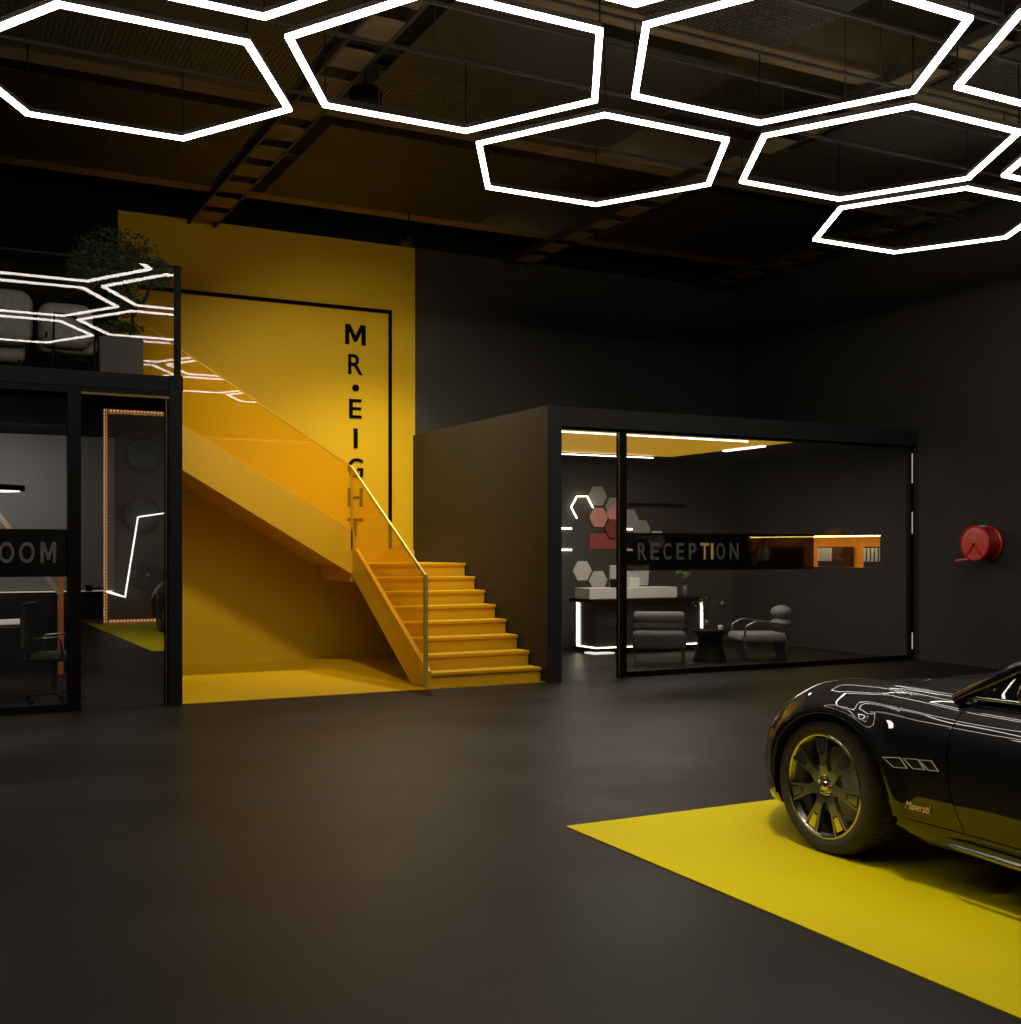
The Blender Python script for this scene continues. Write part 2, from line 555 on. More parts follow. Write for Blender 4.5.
# reception box
RX0 = 6.53
struct(MB().box(RX0, YF - .055, 0, RX0 + .12, YB, 3.19), 'wall_reception_left', 'box_wall')
struct(MB().box(RX0 + .015, YF - .06, 0, 6.715, YF + .12, 3.19), 'trim_reception_pier', 'fascia')
struct(MB().box(6.715, YF - .06, 2.965, XW, YF + .12, 3.19), 'trim_reception_fascia', 'fascia')
struct(MB().box(RX0 + .12, YF + .12, 3.0, XW, YB, 3.19), 'ceiling_reception', 'wall_dark')
struct(MB().box(RX0 + .12, YB - .05, 0, XW, YB - .001, 3.0), 'wall_reception_back', 'rec_wall')
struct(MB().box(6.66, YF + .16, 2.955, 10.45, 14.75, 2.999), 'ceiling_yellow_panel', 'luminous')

# ================================================================== CEILING STEELWORK
for i, y in enumerate((14.25, 11.15, 8.1, 5.05, 2.0)):
    mb = MB()
    mb.box(-5.9, y - .13, 5.93, XW - .02, y + .13, 5.955)
    mb.box(-5.9, y - .012, 5.955, XW - .02, y + .012, 6.43)
    mb.box(-5.9, y - .10, 6.43, XW - .02, y + .10, 6.449)
    o = mb.build('roof_beam', 'tan')
    tag(o, ['tan steel ceiling beam nearest the yellow back wall', 'tan steel ceiling beam above the glass fronts',
            'tan steel ceiling beam crossing above the far row of hexagon lights', 'tan steel ceiling beam above the car front',
            'tan steel ceiling beam over the near end of the hall'][i], 'beam', 'tan ceiling beams')
for i, x in enumerate((3.47, 8.2, 11.72)):
    t = thing('cable_tray', ['brown ladder cable tray under the ceiling over the yellow stair', 'brown ladder cable tray above the reception doorway',
                             'brown ladder cable tray beside the right wall top'][i], 'cable tray', (x, 9, 5.85), 0, 'ladder trays under the ceiling')
    mb = MB()
    for dx in (-.17, .17):
        mb.box(x + dx - .015, 1, 5.84, x + dx + .015, YB - .03, 5.93)
    mb.build('side_rail', 'beam', t)
    y = 1.35
    while y < YB - .3:
        MB().box(x - .155, y, 5.85, x + .155, y + .42, 5.862).build('rung', 'tan', t)
        y += 0.68
k = 0
for x0 in (0.3, 3.85, 8.55):
    for j, y in enumerate((11.4, 8.35, 5.3)):
        wd = 2.9
        mb = MB().box(x0, y, 5.885, x0 + wd, y + 2.55, 5.89)
        o = mb.build('mesh_panel', 'mesh')
        tag(o, 'open wire mesh ceiling panel in the %s bay, %s' % (('left', 'middle', 'right')[[.3, 3.85, 8.55].index(x0)],
            ('closest to the back wall', 'above the far hexagon row', 'above the near hexagon row')[j]), 'ceiling panel', 'wire mesh ceiling panels')
for i, (y, x0, x1) in enumerate(((12.6, -5.9, XW - .02), (9.6, -5.9, XW - .02), (6.6, -5.9, XW - .02))):
    o = MB().box(x0, y - .03, 5.93, x1, y + .03, 6.02).build('ceiling_rail', 'beam')
    tag(o, ['thin dark ceiling rail nearest the back wall', 'thin dark ceiling rail over the far hexagon lights', 'thin dark ceiling rail over the middle hexagon lights'][i], 'rail', 'thin ceiling rails')

# ================================================================== HEXAGON LIGHTS
HH = 3.42
HZ = EYE + HH
HR = 0.3505 * HH
colname = {-1: 'first', 0: 'second', 1: 'third', 2: 'fourth', 3: 'fifth', 4: 'sixth', 5: 'seventh'}
rowname = {0: 'row nearest the back wall', -1: 'middle row', -2: 'row nearest the camera'}
special = {(0, 0): 'large glowing white hexagon pendant light, nearest the mezzanine', (1, 0): 'glowing white hexagon pendant light just right of the one by the mezzanine',
           (2, 0): 'glowing white hexagon pendant light centred before the dark back wall', (3, 0): 'glowing white hexagon pendant light between the middle one and the right wall one',
           (4, 0): 'glowing white hexagon pendant light lowest in view, beside the right wall', (2, -1): 'large glowing white hexagon pendant light at the top, right of centre'}
hx = None
for kx in range(-1, 5):
    for j in (0, -1, -2):
        if (kx, j) in ((1, -2), (-1, -2)): continue
        cx = (.42 + .5915 * kx) * HH
        cy = ((2.58 if kx % 2 == 0 else 2.214) + .732 * j) * HH
        lab = special.get((kx, j), 'glowing white hexagon pendant light, %s column from the left, %s' % (colname[kx], rowname[j]))
        if hx is None:
            hx = thing('hexagon_light', lab, 'light', (cx, cy, HZ), 0, 'hexagon pendant lights')
            outer, inner = HR + .026, HR - .026
            for nm, z0, z1, mm, o_, i_ in (('light_tube', -.012, .012, 'strip', outer, inner), ('housing', .0125, .05, 'beam', outer - .004, inner + .004)):
                mb = MB()
                for s6 in range(6):
                    a, b = s6 * PI / 3, (s6 + 1) * PI / 3
                    q = [(o_ * math.cos(a), o_ * math.sin(a)), (o_ * math.cos(b), o_ * math.sin(b)), (i_ * math.cos(b), i_ * math.sin(b)), (i_ * math.cos(a), i_ * math.sin(a))]
                    vb = [mb.bm.verts.new((*p, z0)) for p in q]; vt = [mb.bm.verts.new((*p, z1)) for p in q]
                    mb.bm.faces.new(vb[::-1]); mb.bm.faces.new(vt)
                    mb.bm.faces.new((vb[0], vb[1], vt[1], vt[0])); mb.bm.faces.new((vb[2], vb[3], vt[3], vt[2]))
                mb.build(nm, mm, hx, local=True)
            for s6 in (1, 2, 4, 5):
                a = s6 * PI / 3
                MB().tube([(HR * math.cos(a), HR * math.sin(a), .05), (HR * math.cos(a), HR * math.sin(a), 5.525 - HZ)], .006, 5).build('cable', 'black', hx, local=True)
        else:
            dup(hx, (cx, cy, HZ), 0, lab)

for i, (yy, nm) in enumerate(sorted([((2.58 + .732 * j) * HH + e * HR * .866, 'even') for j in (0, -1, -2) for e in (-1, 1)] + [((2.214 + .732 * j) * HH + e * HR * .866, 'odd') for j in (0, -1, -2) for e in (-1, 1)], reverse=True)):
    r_ = thing('suspension_rail', 'thin black rail carrying hexagon light cables, %s rail counted from the back wall' % ('first second third fourth fifth sixth seventh eighth ninth tenth eleventh twelfth'.split()[i]), 'rail', (3, yy, 5.53), 0, 'suspension rails over the hexagon lights')
    MB().box(-3.2, yy - .012, 5.526, 11.4, yy + .012, 5.55).build('rail', 'beam', r_)
    for x in (.12, 3.78, 7.4):
        MB().tube([(x, yy, 5.55), (x, yy, 6.449)], .006, 5).build('rod', 'beam', r_)
for i, (_p, _t, _w, _a, _c2, _r2) in enumerate(FILL_SPOTS):  # invented cans and stems around the added fill spots
    f_ = thing('spotlight_fixture', ['small black ceiling spotlight aimed at the stair landing', 'small black ceiling spotlight beside the mezzanine aimed at the stair',
               'small black ceiling spotlight above the car'][i], 'spotlight', _p, 0, 'ceiling spotlights')
    d_ = (Vector(_t) - Vector(_p)).normalized()
    v0_ = Vector(_p)
    MB().tube([v0_ - d_ * .16, v0_ - d_ * .02], _r2 * .6, 16).build('can', 'black', f_, True)
    MB().tube([v0_ - d_ * .09, Vector((_p[0], _p[1], 6.449))], .012, 6).build('stem', 'black', f_)

# ================================================================== STAIRS
RISE, TREAD = 0.1690, 0.295
SX0, SX1, SY0 = 5.08, 6.52, 11.80
st = thing('staircase', 'yellow staircase with landing and glass balustrade rising to the mezzanine', 'staircase', (SX0, SY0, 0.006))
LZ = 8 * RISE
LU = 9 * RISE
for i in range(7):
    z = (i + 1) * RISE
    y = SY0 + i * TREAD
    mb = MB()
    mb.box(SX0 + .05, y, z - RISE if i else 0.007, SX1, y + TREAD + .02, z - .034)
    mb.build('riser', 'yellow_stair', st)
    MB().box(SX0 + .05, y - .035, z - .034, SX1, y + TREAD + .0, z).build('tread', 'yellow_stair', st, bevel=.004)
LY = SY0 + 7 * TREAD
mb = MB().box(SX0 + .051, LY - .035, LZ - .034, SX1, YB - .01, LZ)
mb.box(SX0 + .051, LY + .002, LZ - .24, SX1, YB - .01, LZ - .0345)
mb.build('landing', 'yellow_stair', st, bevel=.004)
MB().box(SX0 + .05, YB - .07, LZ + .001, SX1, YB - .011, LU).build('landing_step', 'yellow_stair', st)
MB().box(SX0 + .05, LY, LZ - RISE + .001, SX1, LY + .002, LZ - .035).build('riser', 'yellow_stair', st)
# lower stringer, outer face at SX0
def stringer_low(x0, x1):
    zt = lambda y: (y - SY0) * RISE / TREAD + .20
    pts = [(x0, SY0 - .03, 0.007), (x0, SY0 + .42, 0.007), (x0, LY + .40, LU - .29), (x0, LY + .40, LU + .02), (x0, LY + .22, LU + .02), (x0, SY0 - .03, .19)]
    return MB().prism(pts, (x1 - x0, 0, 0))
stringer_low(SX0, SX0 + .05).build('stringer', 'yellow_stair', st)
# upper flight going -X from the landing, outer face at UY
UY = 14.20
for i in range(9):
    z = LU + (i + 1) * RISE
    x = SX0 + .05 - i * .29 if i == 0 else SX0 - .02 - i * .29
    MB().box(x - .29, UY + .05, z - RISE, x, YB - .01, z).build('upper_step', 'yellow_stair', st)
sl = RISE / .29
def zu(x): return LU + (SX0 - x) * sl
a0, a1 = SX0 + .03, 2.43
pts = [(a0, UY, zu(a0) + .26), (a1, UY, zu(a1) + .26), (a1, UY, zu(a1) - .28), (a0 - .05, UY, zu(a0) - .28), (a0, UY, zu(a0) - .26)]
MB().prism(pts, (0, .05, 0)).build('stringer', 'yellow_stair', st)
MB().box(SX0 + .001, UY + .051, LZ - .24, SX0 + .0505, YB - .01, LZ).build('corner_block', 'yellow_stair', st)
# soffit under the upper flight
pts = [(a0 - .1, UY + .05, zu(a0 - .1) - .20), (a1, UY + .05, zu(a1) - .20), (a1, UY + .05, zu(a1) - .24), (a0 - .1, UY + .05, zu(a0 - .1) - .24)]
MB().prism(pts, (0, YB - UY - .06, 0)).build('soffit', 'yellow_stair', st)
# glass balustrade
GX = SX0 - .006
gb, gt = (SY0 + .02, .12), (SY0 + .02, 1.23)
tb, tt = (UY + .02, LU + .03), (UY + .02, 2.58)
MB().prism([(GX, gb[0], gb[1]), (GX, tb[0], tb[1]), (GX, tt[0], tt[1]), (GX, gt[0], gt[1])], (.012, 0, 0)).build('glass_panel', 'glass_stair', st)
zt0, zt1 = 2.58, 2.58 + (SX0 - a1) * .62
MB().prism([(SX0 + .02, UY + .015, zu(a0) + .24), (a1 + .01, UY + .015, zu(a1) + .24), (a1 + .01, UY + .015, zt1), (SX0 + .02, UY + .015, zt0)], (0, .012, 0)).build('glass_panel', 'glass_stair', st)
MB().box(GX - .02, SY0 - .02, .0065, GX + .02, SY0 + .02, 1.24).build('newel_post', 'rail', st)
MB().box(GX - .012, UY, LU, GX + .012, UY + .02, 2.58).build('baluster', 'rail', st)
MB().tube([(GX, SY0, 1.24), (GX, UY + .02, 2.60)], .018, 4).build('handrail', 'rail', st)
MB().tube([(GX, UY + .02, 2.60), (a1 + .01, UY + .02, zt1 + .01)], .012, 4).build('handrail', 'yellow_stair', st)

# ================================================================== WALL SIGN
def letter_m(name, box, m, parent, depth):
    a0_, a1_, z0_, z1_, k_ = box
    q = [(0, 0), (0, 1), (.25, 1), (.5, .45), (.75, 1), (1, 1), (1, 0), (.8, 0), (.8, .66), (.57, .14), (.43, .14), (.2, .66), (.2, 0)]
    return MB().prism([(a0_ + (a1_ - a0_) * x, k_, z0_ + (z1_ - z0_) * z) for x, z in q], (0, depth, 0)).build(name, m, parent)


sg = thing('wall_sign', 'black vertical lettering sign on the yellow back wall', 'sign', (6, YB, 3))
LET = [('M', 325.7, 344), ('R', 355, 374), ('\u00b7', 385, 391), ('E', 399.5, 418), ('I', 428.6, 448), ('G', 458.6, 477.7), ('H', 488.4, 506.7), ('T', 518.4, 536.8)]
for ch, v0, v1 in LET:
    u0, u1 = {'M': (345, 365.5), 'R': (348, 362.5), '\u00b7': (353, 358), 'E': (349, 361.5), 'I': (353.5, 357.5), 'G': (347.5, 363), 'H': (347.5, 362.5), 'T': (347.5, 362.5)}[ch]
    A = at_y(u0, v1, YB); B = at_y(u1, v0, YB)
    if ch == '\u00b7':
        MB().lathe([(.05, -.012), (.05, -.0015)], ((A.x + B.x) / 2, YB, (A.z + B.z) / 2), 'Y', 24, True).build('letter', 'ink', sg)
    elif ch == 'M':
        letter_m('letter', (A.x, B.x, A.z, B.z, YB - .014), 'ink', sg, .012)
    else:
        text_obj('letter', ch, (A.x, B.x, A.z, B.z, YB - .008), 'ink', sg, 'Y', .006, .010)
C1 = at_y(390, 312, YB)
zl = C1.z
mb = MB().box(XY0 + .25, YB - .012, zl - .03, C1.x + .027, YB - .002, zl + .025)
mb.box(C1.x - .027, YB - .012, LU + .02, C1.x + .027, YB - .002, zl - .03)
fr = mb.build('wall_line', 'ink')
tag(fr, 'thin black right-angled line inlaid across the yellow wall', 'wall decoration')

# ================================================================== MEZZANINE FRONT
pp = thing('glass_parapet', 'mirrored glass balustrade along the mezzanine edge', 'balustrade', (0, YF, 3.245))
MB().box(-5.9, YF + .04, 3.247, 2.36, YF + .052, 4.335).build('glass_panel', 'glass_par', pp)
MB().box(2.345, YF, 3.252, 2.40, YF + .08, 4.345).build('post', 'black', pp)
MB().box(-5.9, YF + .036, 4.335, 2.345, YF + .056, 4.347).build('top_rail', 'black', pp)

# sofa
def rbox(c, d, r, seg=5):
    mb = MB().cbox(c, d)
    return mb
so = thing('lounge_chair', 'pale grey padded lounge chair with thin black rod frame on the mezzanine', 'chair', (0.95, 12.5, 3.245))
rbox((1.42, 12.54, 3.80), (.52, .26, .46), .1).build('backrest', 'fabric_pale', so, True, .125, 8)
rbox((1.46, 12.88, 3.63), (.56, .66, .20), .1).build('seat', 'fabric_pale', so, True, .07, 6)
P = lambda u, v, y=12.38: at_y(u, v, y)
MB().tube([(1.70, 12.35, 3.66), (1.70, 13.15, 3.66), (1.22, 13.15, 3.66), (1.22, 12.35, 3.66), (1.22, 12.35, 3.70)], .012, 6).build('side_frame', 'black', so)
MB().tube([(1.27, 12.38, 3.245), (1.30, 12.38, 3.90), (1.48, 12.38, 3.88), (1.68, 12.38, 3.74), (1.68, 12.38, 3.245)], .014, 6).build('back_frame', 'black', so)
MB().tube([(1.29, 12.38, 3.52), (1.68, 12.38, 3.42)], .012, 6).build('stretcher', 'black', so)
for x in (1.22, 1.70):
    MB().tube([(x, 13.15, 3.245), (x, 13.15, 3.66)], .012, 6).build('leg', 'black', so)
so2 = thing('lounge_sofa', 'pale grey rounded sofa on the mezzanine at the picture edge', 'sofa', (0.6, 12.7, 3.245))
rbox((.60, 12.64, 3.86), (1.04, .30, .56), .1).build('backrest', 'fabric_pale', so2, True, .145, 8)
rbox((.56, 13.05, 3.55), (1.0, .7, .24), .1).build('seat', 'fabric_pale', so2, True, .08, 6)
for x in (.12, 1.0):
    for y in (12.66, 13.35):
        MB().tube([(x, y, 3.245), (x, y, 3.45)], .015, 6).build('leg', 'black', so2)

# potted tree
pl = thing('potted_tree', 'leafy indoor tree in a grey box planter at the mezzanine corner', 'plant', (1.93, 12.75, 3.245))
mb = MB().box(1.75, 12.55, 3.246, 2.19, 13.0, 3.74)
mb.build('planter', 'planter', pl, bevel=.01)
MB().box(1.77, 12.57, 3.741, 2.17, 12.98, 3.75).build('soil', 'soil', pl)
tr = [((2.10, 12.78, 3.74), (2.12, 12.78, 4.02), (2.05, 12.75, 4.25), (1.97, 12.8, 4.55)),
      ((2.12, 12.78, 4.02), (2.26, 12.82, 4.22), (2.33, 12.85, 4.45)), ((2.05, 12.75, 4.25), (1.86, 12.7, 4.45)), ((2.05, 12.75, 4.25), (2.12, 12.9, 4.6))]
mb = MB()
for t in tr:
    mb.tube(t, [.022 - .004 * i for i in range(len(t))], 7)
mb.build('trunk', 'bark', pl, True)


def leaves(mb, centers, n, size):
    for _ in range(n):
        c, r = random.choice(centers)
        d = Vector((random.gauss(0, 1), random.gauss(0, 1), random.gauss(0, 1))).normalized() * random.random() ** .45
        p = Vector(c) + Vector((d.x * r[0], d.y * r[1], d.z * r[2]))
        a = Vector((random.gauss(0, 1), random.gauss(0, 1), random.gauss(0, .7))).normalized()
        b = a.cross(Vector((random.gauss(0, 1), random.gauss(0, 1), random.gauss(0, 1)))).normalized()
        s = size * random.uniform(.6, 1.2)
        n_ = a.cross(b) * s * .18
        v = [mb.bm.verts.new(p - a * s), mb.bm.verts.new(p + b * s * .4 + n_), mb.bm.verts.new(p + a * s), mb.bm.verts.new(p - b * s * .4 + n_)]
        mb.bm.faces.new((v[0], v[1], v[2])); mb.bm.faces.new((v[0], v[2], v[3]))
mb = MB()
leaves(mb, [((1.95, 12.8, 4.72), (.42, .35, .22)), ((2.15, 12.85, 4.62), (.3, .3, .2)), ((1.75, 12.75, 4.55), (.3, .3, .22)), ((1.62, 12.8, 4.42), (.18, .2, .2)),
            ((2.0, 12.8, 4.42), (.32, .3, .2)), ((2.38, 12.85, 4.5), (.16, .2, .16)), ((2.05, 12.8, 4.15), (.2, .25, .15))], 3600, .032)
leaves(mb, [((2.0, 12.75, 3.86), (.25, .2, .09))], 400, .03)
mb.build('foliage', 'leaf', pl)

# ================================================================== MEETING ROOM FRONT
mr = thing('meeting_room_window', 'fixed glass pane of the meeting room with black frame and lettered band', 'window', (0, YF, 0))
mb = MB()
mb.box(1.345, YF, 0, 1.465, YF + .10, 3.09)
mb.box(-5.9, YF, 3.03, 1.345, YF + .10, 3.09)
mb.box(-5.9, YF, 0, 1.345, YF + .10, .07)
mb.build('frame', 'black', mr)
MB().box(-5.9, YF + .045, .07, 1.345, YF + .055, 3.03).build('pane', 'glass_room', mr)
b0, b1 = at_y(34, 577, YF).z, at_y(34, 529, YF).z
MB().box(-5.9, YF + .040, b0, 1.345, YF + .044, b1).build('film_band', 'film', mr)
z0, z1 = at_y(40, 563, YF).z, at_y(40, 542, YF).z
for ch, u0, u1 in (('O', -1, 14.5), ('O', 19.5, 35), ('M', 41, 56.5)):
    if ch == 'M':
        letter_m('letter', (at_y(u0, 550, YF).x, at_y(u1, 550, YF).x, z0, z1, YF + .034), 'letter', mr, .004)
        continue
    text_obj('letter', ch, (at_y(u0, 550, YF).x, at_y(u1, 550, YF).x, z0, z1, YF + .037), 'letter', mr, 'Y', .002, .018)
dr = thing('meeting_room_door', 'tall dark mirrored glass door beside the corner column', 'door', (1.5, YF, 0))
mb = MB()
mb.box(1.466, YF - .01, 3.02, 2.284, YF + .10, 3.09)
mb.box(2.25, YF - .01, 0, 2.284, YF + .10, 3.02)
mb.build('frame', 'black', dr)
mb = MB()
mb.box(1.466, YF - .015, 3.02, 2.284, YF - .0105, 3.04)
mb.box(2.252, YF - .015, 0, 2.258, YF - .0105, 3.02)
mb.build('trim', 'bronze', dr)
MB().box(1.466, YF + .03, .01, 2.249, YF + .042, 3.018).build('pane', 'glass_door', dr)
hp = at_y(88, 589, YB - .06)

# things in the meeting room
lt = MB().box(-3, YB - .065, .995, 2.35, YB - .052, 1.012).build('light_line', 'led_thin')
tag(lt, 'thin warm light line running along the meeting room back wall', 'light')
lc = MB().tube([at_y(-60, 396, YF + .5), at_y(66, 403, YF + .5)], .012, 4).build('ceiling_light_strip', 'led_white')
lc.data.transform(Matrix.Translation((0, 0, 0)))
tag(lc, 'white light strip along the meeting room ceiling behind the glass', 'light')
dh = thing('door_handle_set', 'black lever handle with square plates on the grey back wall', 'handle', (hp.x, YB - .05, hp.z))
MB().box(hp.x - .03, YB - .075, hp.z - .03, hp.x + .05, YB - .042, hp.z + .05).build('plate', 'black', dh)
MB().box(hp.x - .03, YB - .075, hp.z - .12, hp.x + .05, YB - .042, hp.z - .05).build('lock', 'black', dh)
MB().tube([(hp.x, YB - .075, hp.z + .01), (hp.x, YB - .11, hp.z + .01), (hp.x + .2, YB - .11, hp.z + .01)], .009, 6).build('lever', 'black', dh)
# table
tp = thing('meeting_table', 'meeting table with a white top behind the glass', 'table', (0.2, 13.3, 0))
A = at_y(0, 623, 13.2)
MB().box(-1.6, 12.75, .74, 1.13, 13.75, .775).build('tabletop', 'white', tp)
for x in (-1.3, .75):
    MB().box(x, 13.0, 0, x + .06, 13.5, .74).build('leg', 'black', tp)
# pendant
pn = thing('pendant_light', 'black flat oval pendant light with a glowing underside above the table', 'light', (-.2, 13.3, 2.25))
mb = MB()
q = [(.45 * math.cos(a) * 1.0 + .25 * (1 if math.cos(a) > 0 else -1), .22 * math.sin(a)) for a in [2 * PI * i / 36 for i in range(36)]]
zz = at_y(12, 491, 13.3).z
ex = at_y(25, 491, 13.3).x - .70
for nm, z0_, z1_, mm, sc in (('shade', zz, zz + .06, 'black', 1.0), ('diffuser', zz - .006, zz - .001, 'led_white', .93)):
    MB().prism([(ex + a * sc, 13.3 + b * sc, z0_) for a, b in q], (0, 0, z1_ - z0_)).build(nm, mm, pn)
for dx in (-.4, .4):
    MB().tube([(ex + dx, 13.3, zz + .06), (ex + dx, 13.3, 2.97)], .004, 5).build('cable', 'black', pn)
# slanted timber pole
g0, g1 = at_y(-8, 506, 14.6), at_y(60, 594, 14.6)
dirv = (g1 - g0)
g2 = g1 + dirv * ((g1.z - 0.02) / -dirv.z)
o = MB().tube([g0 - dirv * .55, g1], .035, 4).build('slanted_pole', 'timber')
tag(o, 'pale slanted timber pole leaning across the meeting room', 'pole')
o = MB().box(at_y(58, 590, 15.2).x, 15.18, 0, at_y(63.5, 590, 15.2).x, 15.24, at_y(58, 577, 15.2).z + .2).build('orange_post', 'orange_trim')
tag(o, 'narrow orange wooden post standing beside the meeting room back wall', 'post')
# office chair
oc = thing('office_chair', 'dark swivel office chair beside the meeting table', 'chair', (1.30, 12.40, 0), math.radians(70))
MB().cbox((0, 0, .47), (.48, .48, .07)).build('seat', 'fabric', oc, True, .03, 3, local=True)
MB().cbox((0, .25, .78), (.44, .05, .46)).build('backrest', 'fabric', oc, True, .025, 3, local=True)
MB().tube([(0, 0, .08), (0, 0, .44)], .025, 8).build('column', 'rim', oc, local=True)
mb = MB()
for a in range(5):
    an = 2 * PI * a / 5
    mb.tube([(0, 0, .11), (.28 * math.cos(an), .28 * math.sin(an), .07)], .014, 6)
mb.build('star_base', 'rim', oc, local=True)
for a in range(5):
    an = 2 * PI * a / 5
    MB().ball((.28 * math.cos(an), .28 * math.sin(an), .031), .03, seg=10).build('caster', 'black', oc, True, local=True)
for s_ in (-1, 1):
    MB().tube([(.24 * s_, .18, .47), (.28 * s_, .16, .66), (.28 * s_, -.12, .68), (.24 * s_, -.14, .48)], .014, 6).build('armrest', 'rim', oc, True, local=True)

# ================================================================== RECEPTION FRONT
rf = thing('reception_window', 'wide glass wall of the reception room with black frame and lettered band', 'window', (9, YF, 0))
mb = MB()
mb.box(7.55, YF, 0, 7.65, YF + .08, 2.96)
mb.box(7.65, YF, 2.935, XW - .05, YF + .08, 2.96)
mb.box(7.65, YF, 0, XW - .05, YF + .08, .065)
mb.box(XW - .10, YF, .065, XW - .05, YF + .08, 2.935)
mb.build('frame', 'black', rf)
MB().box(7.65, YF + .03, .065, XW - .10, YF + .042, 2.935).build('pane', 'glass_rec', rf)
z0, z1 = 1.275, 1.72
xr = at_y(815, 550, YF).x
film = glass('dark_see_through_film', (0.27, 0.27, 0.27), 1.5)
MB().box(7.65, YF + .022, z0, xr, YF + .027, z1).build('film_band', film, rf)
MB().box(7.65, YF + .018, z1 - .015, xr, YF + .0215, z1 + .012).build('film_edge', 'black', rf)
zz0, zz1 = at_y(690, 559.5, YF).z, at_y(690, 543, YF).z
lt_ = [('R', 638.5, 647), ('E', 651, 659.5), ('C', 664, 672), ('E', 677, 684.5), ('P', 689.5, 697), ('T', 701, 709.5), ('I', 711.5, 714), ('O', 717, 725.5), ('N', 730.5, 739)]
for ch, u0, u1 in lt_:
    text_obj('letter', ch, (at_y(u0, 550, YF).x, at_y(u1, 550, YF).x, zz0, zz1, YF + .012), {'T': 'badge', 'I': 'badge'}.get(ch, 'letter'), rf, 'Y', .003, .012)
for za, zb in ((2.45, 2.86), (1.75, 2.05), (.15, .38)):  # glowing bars stand in for glints along the glass edge
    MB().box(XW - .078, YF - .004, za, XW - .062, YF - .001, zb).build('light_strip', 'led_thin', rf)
rd = thing('reception_door', 'narrow glass door of the reception left of the thick mullion', 'door', (7.1, YF, 0))
mb = MB()
mb.box(6.716, YF, 2.935, 7.549, YF + .08, 2.96)
mb.box(6.716, YF, 0, 6.74, YF + .08, 2.935)
mb.build('frame', 'black', rd)
MB().box(6.741, YF + .03, .01, 7.53, YF + .042, 2.935).build('pane', 'glass_rec', rd)
MB().box(7.534, YF + .0, 0, 7.549, YF + .012, 2.934).build('edge_trim', 'bronze', rd)

# ceiling LED lines
for nm, c0, c1, lab in (('f', (6.8, YF + .2), (9.64, YF + .2), 'white light line on the reception ceiling just behind the glass'),
                        ('b', (6.8, 14.72), (10.1, 14.72), 'white light line along the back edge of the yellow reception ceiling panel'),
                        ('r', (10.42, 12.5), (10.42, 13.4), 'short white light line on the right edge of the yellow reception ceiling panel')):
    mb = MB()
    if c0[1] == c1[1]:
        mb.box(c0[0], c0[1] - .012, 2.92, c1[0], c1[1] + .012, 2.9345)
    else:
        mb.box(c0[0] - .02, c0[1], 2.935, c1[0] + .02, c1[1], 2.9545)
    tag(mb.build('ceiling_light_line', 'led_white'), lab, 'light', 'reception ceiling light lines')

# ================================================================== RECEPTION INTERIOR
YR = YB - .05
def hexpanel(u, v, m, lab, r=.172, off=.012):
    p = at_y(u, v, YR)
    pts = [(p.x + r * math.cos(k * PI / 3), YR - off, p.z + r * math.sin(k * PI / 3)) for k in range(6)]
    o = MB().prism(pts, (0, -.012, 0)).build('hexagon_board', m)
    tag(o, lab, 'wall decoration', 'hexagon boards on the reception back wall')
Z4 = lambda x, y: (550 + x / 5.12, 470 + y / 5.12)
for (x, y), m, lab, off in (((243, 133), 'grey_panel', 'grey hexagon wall board at the top of the reception cluster', .002),
                            ((328, 190), 'grey_panel', 'grey hexagon wall board half behind the pink ones', .002),
                            ((245, 243), 'pink', 'pink hexagon wall board left of the mullion', .016),
                            ((330, 222), 'pink', 'pink hexagon wall board touching the mullion', .030),
                            ((320, 300), 'maroon', 'dark maroon hexagon wall board overlapping the pink ones', .046),
                            ((395, 250), 'grey_panel', 'grey hexagon wall board just right of the mullion', .060),
                            ((468, 305), 'grey_panel', 'grey hexagon wall board above the lettered band', .002),
                            ((545, 360), 'white', 'pale hexagon wall board peeking over the lettered band', .002),
                            ((164, 516), 'white', 'white hexagon wall board at far left above the desk', .002),
                            ((243, 566), 'white', 'white hexagon wall board lower, behind the desk top', .016)):
    hexpanel(*Z4(x, y), m, lab, off=off)
p0, p1 = at_y(*Z4(203, 405), YR), at_y(*Z4(335, 325), YR)
o = MB().box(p0.x, YR - .012, p0.z, p1.x + .2, YR - .002, p1.z).build('red_wall_board', 'red_board')
tag(o, 'muted red rounded board on the wall under the maroon hexagon', 'wall panel')
pp_ = [at_y(*Z4(x, y), YR - .05) for x, y in ((138, 248), (108, 190), (138, 135), (190, 135), (220, 193))]
o = MB().tube(pp_, .012, 4).build('open_hexagon_light', 'led_warm')
tag(o, 'open glowing hexagon outline light on the reception wall', 'light')
for i, (x0, x1, y) in enumerate(((52, 112, 299), (52, 112, 409), (390, 422, 303), (390, 422, 408))):
    a, b = at_y(*Z4(x0, y), YR - .03), at_y(*Z4(x1, y), YR - .03)
    o = MB().box(a.x, YR - .03, a.z - .014, b.x, YR - .001, a.z + .014).build('light_dash', 'led_white')
    tag(o, ['upper short light bar at the left of the reception wall', 'lower short light bar at the left of the reception wall',
            'upper short light bar right of the mullion', 'lower short light bar right of the mullion, in the dark band'][i], 'light', 'short light bars on the reception wall')
a, b = at_y(628, 504, YR), at_y(683, 504, YR)
o = MB().box(a.x, YR - .06, a.z - .02, b.x, YR - .001, a.z + .02).build('wall_shelf', 'black')
tag(o, 'thin dark shelf on the reception wall above the lettered band', 'shelf')

